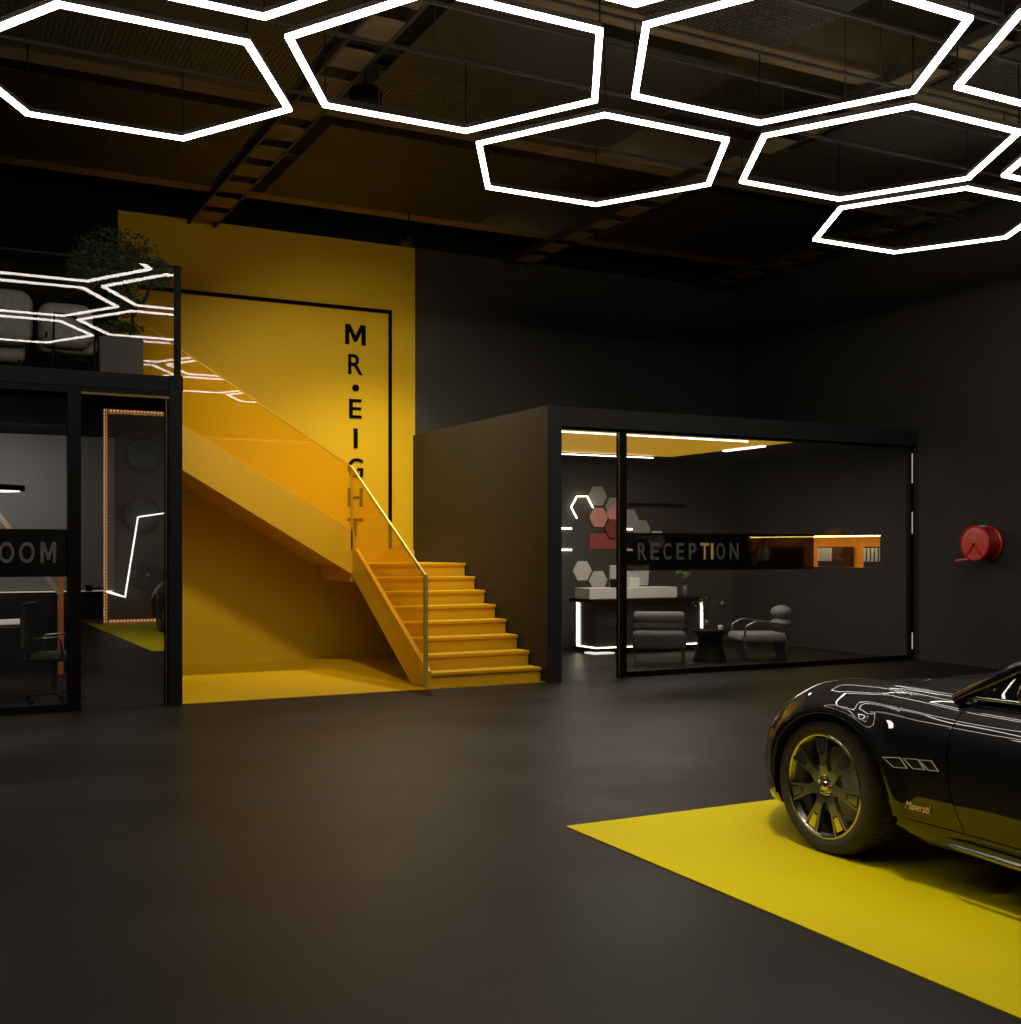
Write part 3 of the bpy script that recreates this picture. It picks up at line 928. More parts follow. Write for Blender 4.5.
# desk
DX0, DX1, DY0, DY1 = 8.84, 10.83, 14.36, 15.05
dk = thing('reception_desk', 'reception desk with dark front outlined by warm light', 'desk', (9.8, 14.7, 0))
MB().box(DX0 + .06, DY0 + .06, .10, DX1 - .06, DY1 - .02, .74).build('body', 'desk', dk)
MB().box(DX0 - .03, DY0 - .03, .745, DX1 + .06, DY1, .80).build('countertop', 'black', dk, bevel=.004)
MB().box(DX0, DY0, .04, DX1, DY1, .085).build('plinth', 'black', dk)
for i in range(2):
    MB().box((DX0 + .3, DX1 - .5)[i], DY0 + .15, 0, (DX0 + .5, DX1 - .3)[i], DY1 - .15, .04).build('foot', 'black', dk)
mb = MB()
mb.box(DX0 + .03, DY0 + .545, .087, DX0 + .058, DY0 + .58, .74)
mb.box(DX1 - .058, DY0 + .035, .087, DX1 - .035, DY0 + .058, .74)
mb.box(DX0 + .035, DY0 + .035, .086, DX1 - .06, DY0 + .055, .10)
mb.box(DX0 + .035, DY0 + .057, .086, DX0 + .055, DY0 + .53, .10)
mb.build('light_edge', 'led_warm', dk)
MB().box(DX0 + .0, DY0 + .02, .001, DX0 + .35, DY0 + .3, .02).build('under_light', 'led_soft', dk)
MB().box(8.81, DY0 + .1, .802, at_y(681, 595, DY0).x, DY0 + .52, .96).build('raised_shelf', 'white', dk, bevel=.004)
# monitor on the desk
mo = thing('computer_monitor', 'silver desktop monitor seen from behind on the reception desk', 'monitor', (9.35, 14.95, .80))
ma, mb_ = at_y(610, 590, 14.95), at_y(649.5, 567, 14.95)
scx = (ma.x + mb_.x) / 2
pts = [(ma.x, 14.98, .97), (mb_.x - .03, 14.98, .97), (mb_.x, 14.98, mb_.z + .03), (ma.x, 14.98, mb_.z + .03)]
MB().prism(pts, (0, -.04, 0)).build('display', 'screen', mo, bevel=.008)
MB().box(scx - .09, 14.82, .962, scx + .09, 14.93, 1.10).build('stand', 'white', mo, bevel=.004)
MB().lathe([(.022, -.003), (.022, .003)], (scx + .02, 14.934, mb_.z - .06), 'Y', 16).build('emblem', 'black', mo)
ph = thing('desk_phone', 'small black intercom standing by the monitor', 'phone', (9.1, 14.9, .80))
q = at_y(613, 580, 14.6)
MB().box(q.x - .03, 14.56, .961, q.x + .04, 14.64, 1.09).build('handset', 'black', ph, bevel=.01)
MB().tube([(q.x, 14.6, 1.05), (q.x - .14, 14.6, 1.06)], .006, 5).build('lever', 'black', ph)
# vase on desk
def vase(loc, r, h, label, leafm, n, spread, hh, name='potted_plant'):
    t = thing(name, label, 'plant', loc)
    MB().lathe([(r * .6, 0), (r, h * .3), (r * .8, h * .7), (r * .5, h), (r * .4, h), (r * .6, h * .6), (.001, h * .1)], loc, 'Z', 20).build('vase', 'ceramic', t, True)
    mb = MB()
    mb2 = MB()
    for i in range(n):
        a = 2 * PI * i / n + random.random()
        d = spread * random.uniform(.4, 1)
        top = Vector(loc) + Vector((d * math.cos(a), d * math.sin(a) * .6, h + hh * random.uniform(.6, 1)))
        mid = Vector(loc) + Vector((d * .3 * math.cos(a), d * .2 * math.sin(a), h + hh * .4))
        mb.tube([Vector(loc) + Vector((0, 0, h * .5)), mid, top], .004, 4)
        leaves(mb2, [(top, (.05, .05, .035))], 12, .035)
    mb.build('stem', 'bark', t)
    mb2.build('leaves', leafm, t)
    return t
q = at_y(685, 600, 14.7)
vase((q.x, 14.7, .802), .05, .17, 'glass vase of green sprigs on the right end of the reception desk', 'leaf_bright', 8, .15, .24, 'flower_vase')

# armchair facing the camera
def lounge(label, loc, rz, arms):
    t = thing('armchair', label, 'chair', loc, rz, 'reception armchairs')
    MB().cbox((0, 0, .33), (.70, .62, .22)).build('seat', 'fabric', t, True, .05, 4, local=True)
    for z in (.49, .62):
        mb = MB()
        mb.tube([(-.34, .25, z), (-.31, .25, z), (.31, .25, z), (.34, .25, z)], [.05, .072, .072, .05], 20)
        mb.build('back_cushion', 'fabric_light' if z > .55 else 'fabric', t, True, local=True)
    for x in (-.32, .32):
        for y in (-.27, .27):
            MB().tube([(x, y, 0), (x, y, .30)], .013, 8).build('leg', 'brass', t, local=True)
    return t
lounge('grey armchair with two roll back cushions and thin brass legs before the reception desk', (8.88, 12.80, 0), math.radians(-34), 0)
lc_ = thing('lounge_armchair', 'grey low armchair with round head cushion seen from the side', 'chair', (10.50, 12.75, 0), math.radians(-112), 'reception armchairs')
MB().cbox((0, 0, .32), (.62, .68, .12)).build('seat', 'fabric_light', lc_, True, .05, 4, local=True)
mb = MB()
mb.prism([(-.28, -.3, .26), (-.24, -.2, .02), (.24, -.2, .02), (.28, -.3, .26)], (0, .04, 0))
mb.prism([(-.28, .3, .26), (-.2, .34, .0), (.2, .34, .0), (.28, .3, .26)], (0, .04, 0))
mb.build('base', 'fabric', lc_, local=True)
for z, sz in ((.51, .12), (.66, .16)):
    MB().ball((0, .34, z), 1, (.20, .14, sz * .58), 20).build('back_cushion', 'fabric_light', lc_, True, local=True)
for s_ in (-1, 1):
    MB().tube([(.29 * s_, -.28, .30), (.32 * s_, -.26, .48), (.32 * s_, -.12, .55), (.30 * s_, .28, .50), (.29 * s_, .33, .30)], .015, 8).build('armrest', 'rim', lc_, True, local=True)
stl = thing('side_table', 'dark drum side table between the two reception armchairs', 'table', (9.75, 12.85, 0))
MB().lathe([(.24, 0), (.17, .2), (.17, .34), (.26, .41), (.26, .435), (.001, .435)], (9.75, 12.85, 0), 'Z', 32).build('drum', 'black', stl, True)
vase((9.72, 12.88, .436), .045, .13, 'slim dark vase with a drooping branch on the drum side table', 'leaf', 5, .28, .34, 'branch_vase')
cp = MB().lathe([(.03, 0), (.04, .06), (.035, .06), (.001, .01)], (9.82, 12.70, .436), 'Z', 16).build('cup', 'white', None, True)
tag(cp, 'small white cup on the drum side table', 'cup')

# niche: LED, boxes and binders
o = MB().box(XW + .05, NY0 + .02, NZ1 - .016, XW + .08, NY1 - .02, NZ1 - .001).build('shelf_light', 'led_yellow')
tag(o, 'yellow light line along the top of the orange wall niche', 'light')
boxes = [(817 + 0, 840, 'middle'), (862, 892, 'near'), (757, 790, 'far')]
bi = None
for u0, u1, nm in boxes:
    ya, yb = at_x(u0, 560, XW + .12).y, at_x(u1, 560, XW + .12).y
    if nm == 'near':
        yb = NY0 + .05; ya = yb + .42
    y0_, y1_ = min(ya, yb), max(ya, yb)
    o = MB().box(XW + .14, y0_, NZ0 + .001, XW + .40, y1_, NZ0 + .31).build('storage_box', 'binder_dark')
    o.data.materials[0] = M['binder_dark']
    tag(o, 'dark box holding white binders, %s one in the orange niche' % {'middle': 'centre', 'near': 'closest to the window frame', 'far': 'farthest back behind the black band'}[nm], 'box', 'boxes in the orange niche')
    nb = 5
    for k in range(nb):
        yk = y1_ - .015 - (k + .5) * (min(.42, y1_ - y0_)) * .72 / nb
        if nm == 'near':
            yk = y1_ - (k + .5) * .40 / nb
        lab = 'white binder in the %s row, number %s from the back of the niche' % ({'middle': 'centre', 'near': 'nearest', 'far': 'farthest'}[nm], ('first', 'second', 'third', 'fourth', 'fifth')[k])
        lab = lab.replace('number ', '')
        if bi is None:
            b = MB().cbox((0, 0, 0), (.022, .042, .20)).build('binder', 'paper')
            bi = tag(b, lab, 'binder', 'white binders in the orange niche')
        else:
            b = bi.copy(); COL.objects.link(b); b['label'] = lab
        b.location = (XW + .128, yk, NZ0 + .19)

# ================================================================== HOSE REEL
hz = at_x(985, 546, XW)
hc = Vector((XW, at_x(974.5, 543.5, XW - .3).y, at_x(974.5, 543.5, XW - .3).z))
R_ = .225
hr = thing('fire_hose_reel', 'red fire hose reel mounted on the dark right wall', 'fire hose reel', hc)
X0 = XW - .30
MB().lathe([(.001, 0), (R_ - .02, 0), (R_, .008), (R_, .022), (R_ - .03, .022)], (X0, hc.y, hc.z), 'X', 48).build('front_disc', 'red_pale', hr, True)
MB().lathe([(R_ - .012, -.012), (R_ + .006, -.006), (R_ + .006, .012), (R_ - .012, .012)], (X0, hc.y, hc.z), 'X', 48).build('rim', 'red', hr, True)
mb = MB()
for kx in range(7):
    a_ = [(X0 + .045 + kx * .028, hc.y + (R_ - .03) * math.cos(t), hc.z + (R_ - .03) * math.sin(t)) for t in [2 * PI * i / 36 for i in range(36)]]
    mb.tube(a_, .016, 8, closed=True)
mb.build('hose', 'red_dark', hr, True)
MB().lathe([(R_ - .05, .022), (R_ - .05, .235)], (X0, hc.y, hc.z), 'X', 40).build('drum', 'red', hr, True)
MB().lathe([(.001, .236), (R_, .236), (R_, .25), (.001, .25)], (X0, hc.y, hc.z), 'X', 48).build('back_disc', 'red', hr, True)
MB().box(X0 + .25, hc.y - .06, hc.z - .2, XW - .001, hc.y + .06, hc.z + .2).build('wall_bracket', 'red', hr)
mb = MB()
for an in (-50, -130):
    a_ = math.radians(an)
    mb.tube([(X0 - .012, hc.y, hc.z), (X0 - .012, hc.y + .2 * math.cos(a_), hc.z + .2 * math.sin(a_))], .012, 4)
mb.build('spoke', 'red', hr)
for r_ in (.06, .10, .14):
    MB().tube([(X0 - .002, hc.y + r_ * math.cos(t), hc.z + r_ * math.sin(t)) for t in [2 * PI * i / 32 for i in range(32)]], .004, 6, closed=True).build('ring', 'red', hr, True)
MB().lathe([(.001, -.035), (.022, -.03), (.022, 0)], (X0, hc.y, hc.z), 'X', 16).build('hub', 'brass', hr, True)
MB().tube([(X0 - .02, hc.y + .08, hc.z - .2), (X0 - .03, hc.y + .27, hc.z - .225)], [.016, .02], 10).build('nozzle', 'red_pale', hr, True)
MB().box(X0 + .10, hc.y - .05, hc.z + R_ - .012, X0 + .16, hc.y + .03, hc.z + R_ + .008).build('tag', 'white', hr)

# ================================================================== DISPLAY WALL BEHIND THE CAMERA (seen mirrored in the glass door)
def mirrored(u, v, yw, m=YF + .03):
    p = at_y(u, v, 2 * m - yw)
    return Vector((p.x, yw, p.z))
dy = -1.10
pL = mirrored(104, 500, dy).x
dp = thing('display_board', 'tall brown display board framed by dotted warm lights', 'display', (pL + 2, dy - .1, 0))
MB().box(pL, dy - .2, 0, 10.5, dy - .03, 4.38).build('board', 'display', dp)
mb = MB()
mb.box(pL, dy - .029, .02, pL + .06, dy - .01, 4.36)
mb.box(pL + .091, dy - .029, 4.28, 10.4, dy - .01, 4.36)
mb.box(pL + .091, dy - .029, .02, 10.4, dy - .01, .10)
mb.build('light_border', 'dots', dp)
mb = MB()
for x in (5.4, 7.1, 8.8):
    mb.box(x, dy - .029, .12, x + .02, dy - .02, 4.26)
for z in (1.45, 2.9):
    mb.box(pL + .1, dy - .019, z, 10.3, dy - .012, z + .015)
mb.build('seams', 'blackmatte', dp)
for i, (u, v, r) in enumerate(((143, 455, .36), (141, 515, .38), (147, 575, .30))):
    p = mirrored(u, v, dy)
    t = thing('display_disc', 'round charcoal disc mounted on the display board, %s' % ('topmost', 'middle', 'lowest')[i], 'disc', (p.x, dy, p.z), 0, 'discs on the display board')
    MB().lathe([(r, -.012), (r, .06), (r * .85, .09), (r * .5, .05), (.001, .05)], (p.x, dy + .01, p.z), 'Y', 40).build('dish', 'disc', t, True)
    MB().lathe([(.04, .05), (.035, .11), (.001, .115)], (p.x, dy + .01, p.z), 'Y', 16).build('hub', 'grey_panel', t, True)
zp = [mirrored(u, v, dy + .3) for u, v in ((172, 512), (138, 517), (125, 597), (109, 592))]
zp.append(Vector((zp[-1].x, dy - .02, zp[-1].z)))
MB().tube(zp, .02, 4).build('zigzag_tube', 'led_white', dp)['label'] = 'white zigzag tube light'

# ================================================================== CAR
CXc = 5.01
YWH, ZWH, RW = 4.48, .346, .346
car = thing('car', 'glossy black sports coupe parked on the yellow floor bay', 'car', (CXc, 2.9, 0.006))


def interp(tab, x):
    tab = sorted(tab)
    if x <= tab[0][0]: return tab[0][1]
    if x >= tab[-1][0]: return tab[-1][1]
    for i in range(len(tab) - 1):
        x0, y0 = tab[i]; x1, y1 = tab[i + 1]
        if x0 <= x <= x1:
            def slope(k):
                if k <= 0 or k >= len(tab) - 1: return (tab[min(k + 1, len(tab) - 1)][1] - tab[max(k - 1, 0)][1]) / (tab[min(k + 1, len(tab) - 1)][0] - tab[max(k - 1, 0)][0])
                d0 = (tab[k][1] - tab[k - 1][1]) / (tab[k][0] - tab[k - 1][0]); d1 = (tab[k + 1][1] - tab[k][1]) / (tab[k + 1][0] - tab[k][0])
                return 0 if d0 * d1 <= 0 else 2 * d0 * d1 / (d0 + d1)
            h = x1 - x0; t = (x - x0) / h
            m0, m1 = slope(i) * h, slope(i + 1) * h
            return (2 * t ** 3 - 3 * t ** 2 + 1) * y0 + (t ** 3 - 2 * t ** 2 + t) * m0 + (-2 * t ** 3 + 3 * t ** 2) * y1 + (t ** 3 - t ** 2) * m1


TW = [(5.50, .10), (5.46, .29), (5.38, .45), (5.25, .63), (5.10, .775), (4.98, .862), (4.88, .903), (4.75, .935), (4.5, .95), (4.2, .945), (3.9, .935), (3.6, .935), (3.0, .95), (2.2, .96), (1.6, .975), (1.1, .95), (.8, .86), (.65, .70), (.58, .45)]
TZC = [(5.50, .44), (5.40, .50), (5.25, .56), (5.10, .62), (4.98, .68), (4.88, .745), (4.75, .815), (4.6, .862), (4.42, .885), (4.2, .888), (3.9, .88), (3.6, .87), (3.0, .875), (2.2, .90), (1.6, .955), (1.1, .93), (.8, .87), (.6, .80)]
TZH = [(5.50, .44), (5.40, .56), (5.25, .65), (5.10, .71), (4.9, .765), (4.6, .825), (4.3, .865), (4.05, .885), (3.6, .89), (1.6, .97), (1.1, .95), (.8, .90), (.6, .82)]
ARCH = [(4.41, .425, .385), (1.52, .42, .39)]


def section(Y):
    W = interp(TW, Y); zc = interp(TZC, Y); zh = interp(TZH, Y)
    zs = max(.32, zc - .24)
    pts = []
    def off(z):
        o_ = 0
        if z < .5: o_ -= .07 * ((.5 - z) / .34) ** 2
        else: o_ -= .02 * ((z - .5) / .2) ** 2 if z < .7 else .02
        return o_
    for i in range(30):
        z = .17 + (zs - .17) * i / 30
        x = W + off(z)
        # flare round the front arch
        for (yc, ry, rz) in ARCH:
            r = math.hypot((Y - yc) / ry, (z - ZWH) / rz)
            x += .022 * math.exp(-((r - 1.04) / .12) ** 2) * (1 if W > .8 else 0)
        pts.append((x, z))
    sw = min(.24, W * .5)
    W2 = W + off(zs)
    for i in range(24):
        a = PI / 2 * i / 24
        x = W2 - sw + sw * math.cos(a); z = zs + (zc - zs) * math.sin(a)
        for (yc, ry, rz) in ARCH:
            r = math.hypot((Y - yc) / ry, (z - ZWH) / rz)
            x += .022 * math.exp(-((r - 1.04) / .12) ** 2) * math.cos(a) * (1 if W > .8 else 0)
        pts.append((x, z))
    w1 = W2 - sw
    for i in range(25):
        q = i / 24
        pts.append((w1 * (1 - q), zc + (zh - zc) * q * q * (3 - 2 * q) - .018 * math.sin(PI * min(1, q * 1.6)) * (1 if q < .625 else 0)))
    return pts


def clip_res(pts, zb, n):
    # drop everything below zb on the side part, resample to n points
    k = 0
    while k < len(pts) - 1 and pts[k][1] < zb: k += 1
    if k > 0:
        (xa, za), (xb, zb_) = pts[k - 1], pts[k]
        t = (zb - za) / (zb_ - za)
        pts = [(xa + (xb - xa) * t, zb)] + pts[k:]
    # side up to the crown and hood resampled apart so the edges line up
    L = [0]
    for a, b in zip(pts, pts[1:]): L.append(L[-1] + math.hypot(b[0] - a[0], b[1] - a[1]))
    out = []
    for i in range(n):
        s_ = L[-1] * i / (n - 1)
        j = 0
        while j < len(L) - 2 and L[j + 1] < s_: j += 1
        t = (s_ - L[j]) / max(1e-9, L[j + 1] - L[j])
        out.append((pts[j][0] + (pts[j + 1][0] - pts[j][0]) * t, pts[j][1] + (pts[j + 1][1] - pts[j][1]) * t))
    return out


def seam_shift(z):
    return interp([(.3, -.075), (.49, -.01), (.66, .012), (.8, .008), (.9, -.035)], z)


def archz(Y, base):
    z = base
    for (yc, ry, rz) in ARCH:
        t = (Y - yc) / ry
        if abs(t) < 1: z = max(z, ZWH + rz * math.sqrt(1 - t * t) - (0.0))
    return z


def stations(y0, y1, n, arches=True):
    ys = set(round(y0 + (y1 - y0) * i / n, 5) for i in range(n + 1))
    if arches:
        for (yc, ry, rz) in ARCH:
            for i in range(49):
                y = yc + ry * math.cos(PI * i / 48)
                if min(y0, y1) <= y <= max(y0, y1): ys.add(round(y, 5))
            for e in (-1, 1):
                y = yc + e * (ry + .0008)
                if min(y0, y1) <= y <= max(y0, y1): ys.add(round(y, 5))
    return sorted(ys)


NS = 64
def loft(y0, y1, n, side, zlow, top=True, rows=None, shift=True, ztop=None):
    g = []
    for Y in stations(y0, y1, n):
        sec = section(Y)
        if ztop is not None:
            sec = [p for p in sec if p[1] <= ztop + 1e-6][:40]
            pts = clip_res(sec, zlow, 8)
        else:
            pts = clip_res(sec, archz(Y, zlow), NS)
        if rows: pts = pts[rows[0]:rows[1]]
        row = []
        for x, z in pts:
            wgt = math.exp(-((Y - 3.655) / .22) ** 2) if shift else 0
            row.append((CXc + side * x, Y + seam_shift(z) * wgt, z))
        g.append(row)
    return g


BZ = .303
for side in (-1, 1):
    MB().grid(loft(3.658, 5.50, 60, side, BZ)).build('front_fender', 'paint', car, True, solid=.004)
    # door: shoulder only, no deck
    g = loft(2.35, 3.652, 30, side, BZ, rows=(0, 42))
    MB().grid(g).build('door', 'paint', car, True, solid=.004)
    g = loft(.58, 2.342, 40, side, BZ)
    MB().grid(g).build('rear_fender', 'paint', car, True, solid=.004)
    # sill between the wheels
    g = []
    for Y in stations(1.95, 3.985, 50, False):
        W = interp(TW, Y)
        k = min(1, .55 + .45 * (3.985 - Y) / .16)
        zb = .29 - .095 * k
        row = [(CXc + side * (W - .024), Y, .2975), (CXc + side * (W - .026), Y, .27), (CXc + side * (W - .034), Y, max(zb + .02, .235)), (CXc + side * (W - .055), Y, zb + .01), (CXc + side * (W - .12), Y, zb)]
        g.append(row)
    MB().grid(g).build('side_skirt', 'paint', car, True, solid=.004)
    g = []
    for Y in stations(4.838, 5.5, 24, False):
        W = interp(TW, Y)
        g.append([(CXc + side * max(.05, W - .022), Y, .308), (CXc + side * max(.05, W - .028), Y, .25), (CXc + side * max(.04, W - .06), Y, .19), (CXc + side * max(0, W - .25), Y, .17), (CXc + side * max(0, W - .5), Y, .17)])
    MB().grid(g).build('front_bumper', 'paint', car, True, solid=.004)
    # skirt blade
    bl = [(CXc + side * (.935 - .008), 3.70, .248), (CXc + side * (.935 + .01), 3.60, .243), (CXc + side * .952, 3.3, .238), (CXc + side * .962, 2.6, .236), (CXc + side * .955, 2.1, .24)]
    MB().tube(bl, [.004, .012, .017, .018, .006], 10).build('skirt_blade', 'chrome' if False else 'rim', car, True)
    # wheel housings
    for (yc, ry, rz) in ARCH:
        g = []
        for i in range(41):
            a = -.25 + (PI + .5) * i / 40
            yy = yc + (ry + .002) * math.cos(a); zz_ = ZWH + (rz + .002) * math.sin(a)
            zz_ = max(.19, zz_)
            W = interp(TW, yy)
            g.append([(CXc + side * (W - .005), yy, zz_), (CXc + side * (W - .42), yy, zz_)])
        MB().grid(g).build('wheel_housing', 'blackmatte', car, True)
        # rolled arch lip
        g = []
        for i in range(41):
            a = PI * i / 40
            yy = yc + (ry - .004) * math.cos(a); zz_ = ZWH + (rz - .004) * math.sin(a)
            sec = section(yy)
            xx = next((p[0] for p in sec if p[1] >= min(zz_, sec[-1][1] - .01)), sec[-1][0])
            g.append((CXc + side * (xx - .004), yy, zz_))
        MB().tube(g, .004, 6).build('arch_lip', 'paint', car, True)

# underbody
MB().box(CXc - .5, .8, .17, CXc + .5, 5.0, .24).build('underbody', 'blackmatte', car)
MB().box(CXc - .55, 4.0, .24, CXc + .55, 5.15, .60).build('engine_block', 'blackmatte', car)

# greenhouse
def gx(side, x): return CXc + side * x
belt = [(3.68, .80, .872), (3.6, .80, .885), (3.0, .80, .895), (2.4, .80, .91), (1.9, .78, .93), (1.35, .70, .955)]
roof = [(3.68, .80, .872), (3.45, .735, 1.025), (3.15, .675, 1.15), (2.8, .62, 1.25), (2.6, .58, 1.325), (2.1, .56, 1.315), (1.7, .58, 1.22), (1.35, .66, .97)]
for side in (-1, 1):
    pts = [(gx(side, x), y, z) for y, x, z in [(3.72, .81, .862)] + roof[1:]]
    MB().tube(pts, [.03, .032, .03, .03, .028, .028, .03, .03], 8).build('roof_rail', 'paint', car, True)
    # side glass
    g = []
    for i in range(21):
        y = 3.66 - (3.66 - 1.5) * i / 20
        xb, zb = interp([(b[0], b[1]) for b in belt], y), interp([(b[0], b[2]) for b in belt], y)
        xr_, zr = interp([(b[0], b[1]) for b in roof], y), interp([(b[0], b[2]) for b in roof], y)
        g.append([(gx(side, xb + (xr_ - xb) * t), y, zb + (zr - zb) * t) for t in (0, .33, .66, 1)])
    MB().grid(g).build('side_window', 'car_glass', car, True)
    pts = [(gx(side, x + .005), y, z) for y, x, z in belt]
    MB().tube(pts, .01, 6).build('window_trim', 'chrome', car, True)
    # deck between shoulder and glass
    g = []
    for i in range(21):
        y = 3.66 - (3.66 - 1.5) * i / 20
        sec = clip_res(section(y), BZ, NS)
        ex = sec[41]
        xb, zb = interp([(b[0], b[1]) for b in belt], y), interp([(b[0], b[2]) for b in belt], y)
        g.append([(gx(side, ex[0] + .002), y, ex[1] - .001), (gx(side, (ex[0] + xb - .03) / 2), y, max(ex[1], zb) - .002), (gx(side, xb - .03), y, zb - .005)])
    MB().grid(g).build('belt_panel', 'paint', car, True)
g = []
for i in range(13):
    q = i / 12 * 2 - 1
    row = []
    for j in range(9):
        t = j / 8
        y0_, z0_ = 4.10 - .42 * q * q, .888 - .012 * q * q
        y1_, z1_ = 3.0, 1.255 - .06 * q * q
        xh = .80 + (.62 - .80) * t
        row.append((CXc + q * xh, y0_ + (y1_ - y0_) * t, z0_ + (z1_ - z0_) * t + .05 * math.sin(PI * t)))
    g.append(row)
MB().grid(g).build('windshield', 'car_glass', car, True)
g = []
for i in range(13):
    q = i / 12 * 2 - 1
    row = []
    for j in range(9):
        y = 3.0 - 1.0 * j / 8
        xr_, zr = interp([(b[0], b[1]) for b in roof], y), interp([(b[0], b[2]) for b in roof], y)
        row.append((CXc + q * xr_, y, zr + .05 * (1 - q * q)))
    g.append(row)
MB().grid(g).build('roof', 'paint', car, True, solid=.01)
g = []
for i in range(13):
    q = i / 12 * 2 - 1
    row = []
    for j in range(9):
        y = 2.0 - .75 * j / 8
        xr_, zr = interp([(b[0], b[1]) for b in roof], y), interp([(b[0], b[2]) for b in roof], y)
        row.append((CXc + q * xr_, y, zr + .04 * (1 - q * q)))
    g.append(row)
MB().grid(g).build('rear_window', 'car_glass', car, True)
# interior
MB().box(CXc - .72, 3.35, .55, CXc + .72, 3.85, .84).build('dashboard', 'black', car, bevel=.05, seg=3)
for s_ in (-1, 1):
    mb = MB().cbox((CXc + s_ * .36, 2.9, .45), (.5, .5, .2))
    mb.cbox((CXc + s_ * .36, 2.62, .75), (.46, .14, .6))
    mb.build('seat', 'leather', car, bevel=.05, seg=3)
MB().tube([(CXc - .36 + .18 * math.cos(a), 3.25 + .05 * math.sin(a), .80 + .17 * math.sin(a)) for a in [2 * PI * i / 24 for i in range(24)]], .014, 8, closed=True).build('steering_wheel', 'black', car, True)
# door mirror
MB().ball((CXc - 1.01, 3.13, .965), 1, (.10, .07, .065), 20).build('door_mirror', 'paint', car, True)
MB().tube([(CXc - .86, 3.20, .89), (CXc - .94, 3.15, .93)], .02, 8).build('mirror_arm', 'black', car, True)

# side vents
def side_pt(u, v, x=CXc - .935):
    p = at_x(u, v, x)
    sec = section(p.y)
    xx = next((q[0] for q in sec if q[1] >= p.z), .9)
    return Vector((CXc - xx - .003, p.y, p.z))
for i in range(3):
    u0 = (886, 903.5, 919)[i]; v0 = (757, 758.5, 760)[i]
    wq = (14, 14, 12)[i]
    quad = [(u0, v0), (u0 + wq, v0 + .9), (u0 + wq + 7.5, v0 + 11.2), (u0 + 9.5, v0 + 10)]
    pts = [side_pt(u, v) for u, v in quad]
    MB().tube(pts, .0028, 4, closed=True).build('vent_frame', 'vent_metal', car)
    cen = sum(pts, Vector()) / 4
    MB().prism([cen + (p - cen) * .93 for p in pts], (.006, 0, 0)).build('side_vent', 'blackmatte', car)
# side marker
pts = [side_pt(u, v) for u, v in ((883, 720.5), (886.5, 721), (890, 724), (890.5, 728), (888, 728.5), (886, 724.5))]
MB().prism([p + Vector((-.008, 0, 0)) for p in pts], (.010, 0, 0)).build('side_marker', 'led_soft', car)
# badge script
a, b = side_pt(905, 809), side_pt(930, 819)
me_o = text_obj('badge', 'Maserati', (a.y, b.y, 0.353, .388, min(a.x, b.x) - .003), 'badge', car, 'X', .0015, .004, shear=.35)


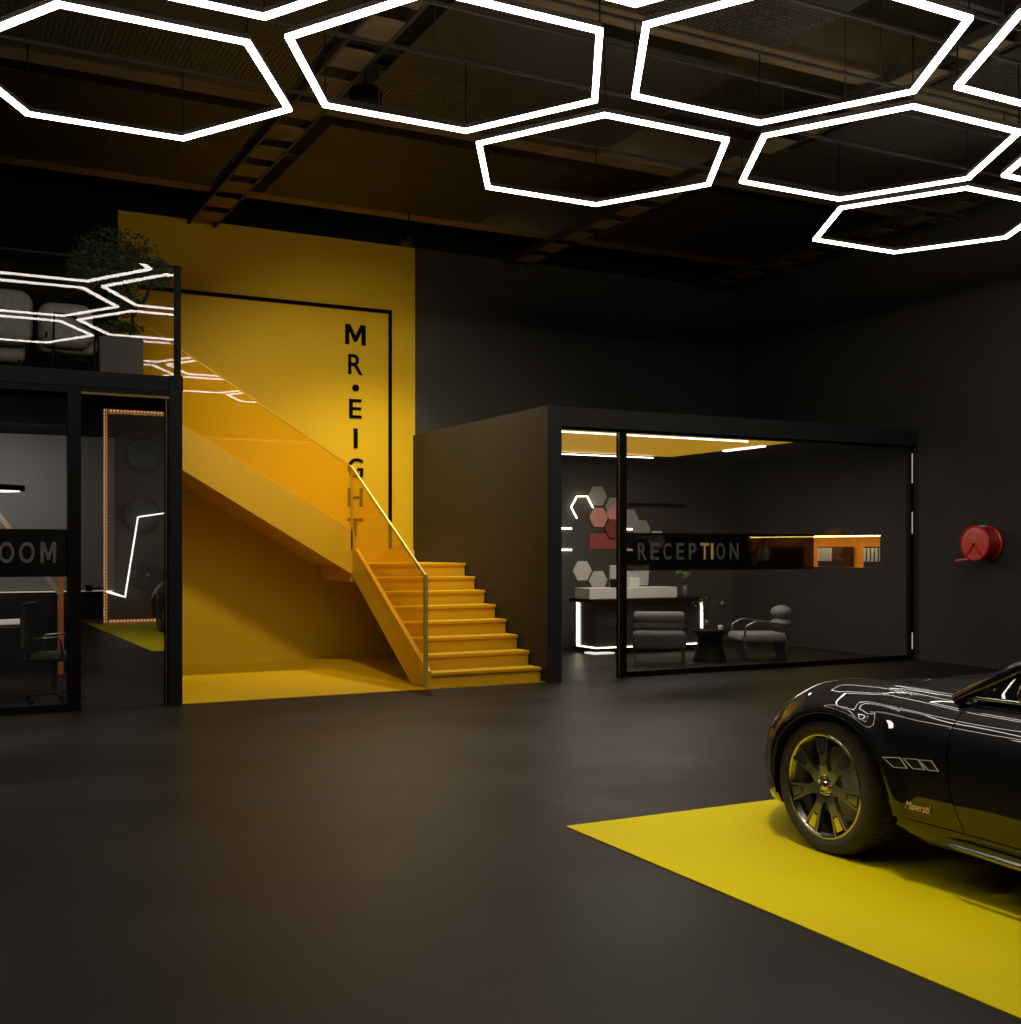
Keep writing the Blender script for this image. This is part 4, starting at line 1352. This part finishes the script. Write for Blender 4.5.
# wheels
def make_wheel(side, yc, tyre_w=.25):
    s_ = side
    xo = CXc + s_ * .905
    root = bpy.data.objects.new('wheel', None); COL.objects.link(root)
    root.parent = car
    cw = Vector((xo, yc, ZWH))
    root.location = cw - Vector(car.location)
    R = RW
    d = -s_        # inward
    prof = [(.262, .012), (.272, .0), (.30, -.006), (.325, .002), (.340, .022), (R, .045), (R, .205), (.338, .23), (.30, .252), (.262, .24)]
    MB().lathe([(r, d * h) for r, h in prof], cw, 'X', 72).build('tyre', 'tyre', root, True)
    mb = MB()
    for i in range(64):     # tread blocks
        a = 2 * PI * i / 64
        for h0, h1 in ((.05, .105), (.115, .165), (.175, .21)):
            p = [Vector((xo + d * h, yc + (R + .0035) * math.cos(a + da), ZWH + (R + .0035) * math.sin(a + da))) for h, da in ((h0, 0), (h1, 0), (h1, .07), (h0, .07))]
            c0 = Vector((0, 0, 0))
            for q in p: q.z += 0
            f = [mb.bm.verts.new(q) for q in p]
            g_ = [mb.bm.verts.new(Vector((q.x, yc + (q.y - yc) * .985, ZWH + (q.z - ZWH) * .985))) for q in p]
            mb.bm.faces.new(f)
            for k in range(4): mb.bm.faces.new((f[k], f[(k + 1) % 4], g_[(k + 1) % 4], g_[k]))
    mb.build('tread', 'tyre', root)
    MB().lathe([(r, d * h) for r, h in [(.240, .03), (.263, .004), (.268, .0), (.268, .02), (.246, .05), (.238, .20), (.262, .24)]], cw, 'X', 72).build('rim', 'rim', root, True)
    MB().lathe([(r, d * h) for r, h in [(.250, .010), (.2535, .002), (.263, .001), (.266, .006)]], cw, 'X', 72).build('rim_lip', 'rim_cut', root, True)
    MB().lathe([(r, d * h) for r, h in [(.001, .13), (.19, .13), (.19, .15), (.001, .15)]], cw, 'X', 48).build('brake_disc', 'caliper', root, True)
    # caliper at the rear side
    mb = MB()
    for i in range(9):
        a = math.radians(-28 + i * 7) + PI
        pass
    arc = [(xo + d * .10, yc + .165 * math.cos(t), ZWH + .165 * math.sin(t)) for t in [math.radians(a) for a in range(150, 216, 8)]]
    mb.tube(arc, .038, 8)
    mb.build('brake_caliper', 'caliper', root, True)
    MB().lathe([(r, d * h) for r, h in [(.001, .016), (.05, .018), (.062, .03), (.065, .07), (.001, .07)]], cw, 'X', 40).build('hub', 'rim', root, True)
    MB().lathe([(r, d * h) for r, h in [(.001, .006), (.020, .007), (.026, .012), (.026, .018)]], cw, 'X', 24).build('centre_cap', 'rim_cut', root, True)
    for k in range(7):
        an = math.radians(94 + k * 360 / 7)
        ca, sa = math.cos(an), math.sin(an)
        def P(r, t, h):
            # picture-left is +Y when seen from -X side
            return Vector((xo + d * h, yc - (r * ca - t * sa) * 1, ZWH + r * sa + t * ca))
        mb = MB()
        # blade
        prof = [(.03, .030, .022), (.065, .034, .016), (.100, .023, .012), (.160, .028, .010)]
        for (r0, w0, h0), (r1, w1, h1) in zip(prof, prof[1:]):
            v = [P(r0, -w0, h0), P(r0, w0, h0), P(r1, w1, h1), P(r1, -w1, h1)]
            f = [mb.bm.verts.new(q) for q in v]; b_ = [mb.bm.verts.new(q + Vector((d * .028, 0, 0))) for q in v]
            mb.bm.faces.new(f)
            mb.bm.faces.new(b_[::-1])
            for i in range(4): mb.bm.faces.new((f[i], f[(i + 1) % 4], b_[(i + 1) % 4], b_[i]))
        # fork prongs to the rim
        for e in (-1, 1):
            v = [P(.150, e * .012, .010), P(.150, e * .030, .010), P(.252, e * .048, .006), P(.252, e * .038, .006)]
            f = [mb.bm.verts.new(q) for q in v]; b_ = [mb.bm.verts.new(q + Vector((d * .03, 0, 0))) for q in v]
            mb.bm.faces.new(f); mb.bm.faces.new(b_[::-1])
            for i in range(4): mb.bm.faces.new((f[i], f[(i + 1) % 4], b_[(i + 1) % 4], b_[i]))
        mb.build('spoke', 'rim', root)
        mb = MB()
        v = [P(.168, -.015, .009), P(.168, .015, .009), P(.236, .024, .007), P(.236, -.024, .007)]
        f = [mb.bm.verts.new(q) for q in v]; b_ = [mb.bm.verts.new(q + Vector((d * .02, 0, 0))) for q in v]
        mb.bm.faces.new(f); mb.bm.faces.new(b_[::-1])
        for i in range(4): mb.bm.faces.new((f[i], f[(i + 1) % 4], b_[(i + 1) % 4], b_[i]))
        mb.build('spoke_insert', 'rim_cut', root)
    for k in range(5):
        an = math.radians(90 + k * 72)
        MB().lathe([(r, d * h) for r, h in [(.001, .010), (.009, .011), (.011, .022)]], cw + Vector((0, .044 * math.cos(an), .044 * math.sin(an))), 'X', 12).build('lug_nut', 'chrome', root, True)
    return root


for side in (-1, 1):
    for yc in (YWH, 1.52):
        make_wheel(side, yc)
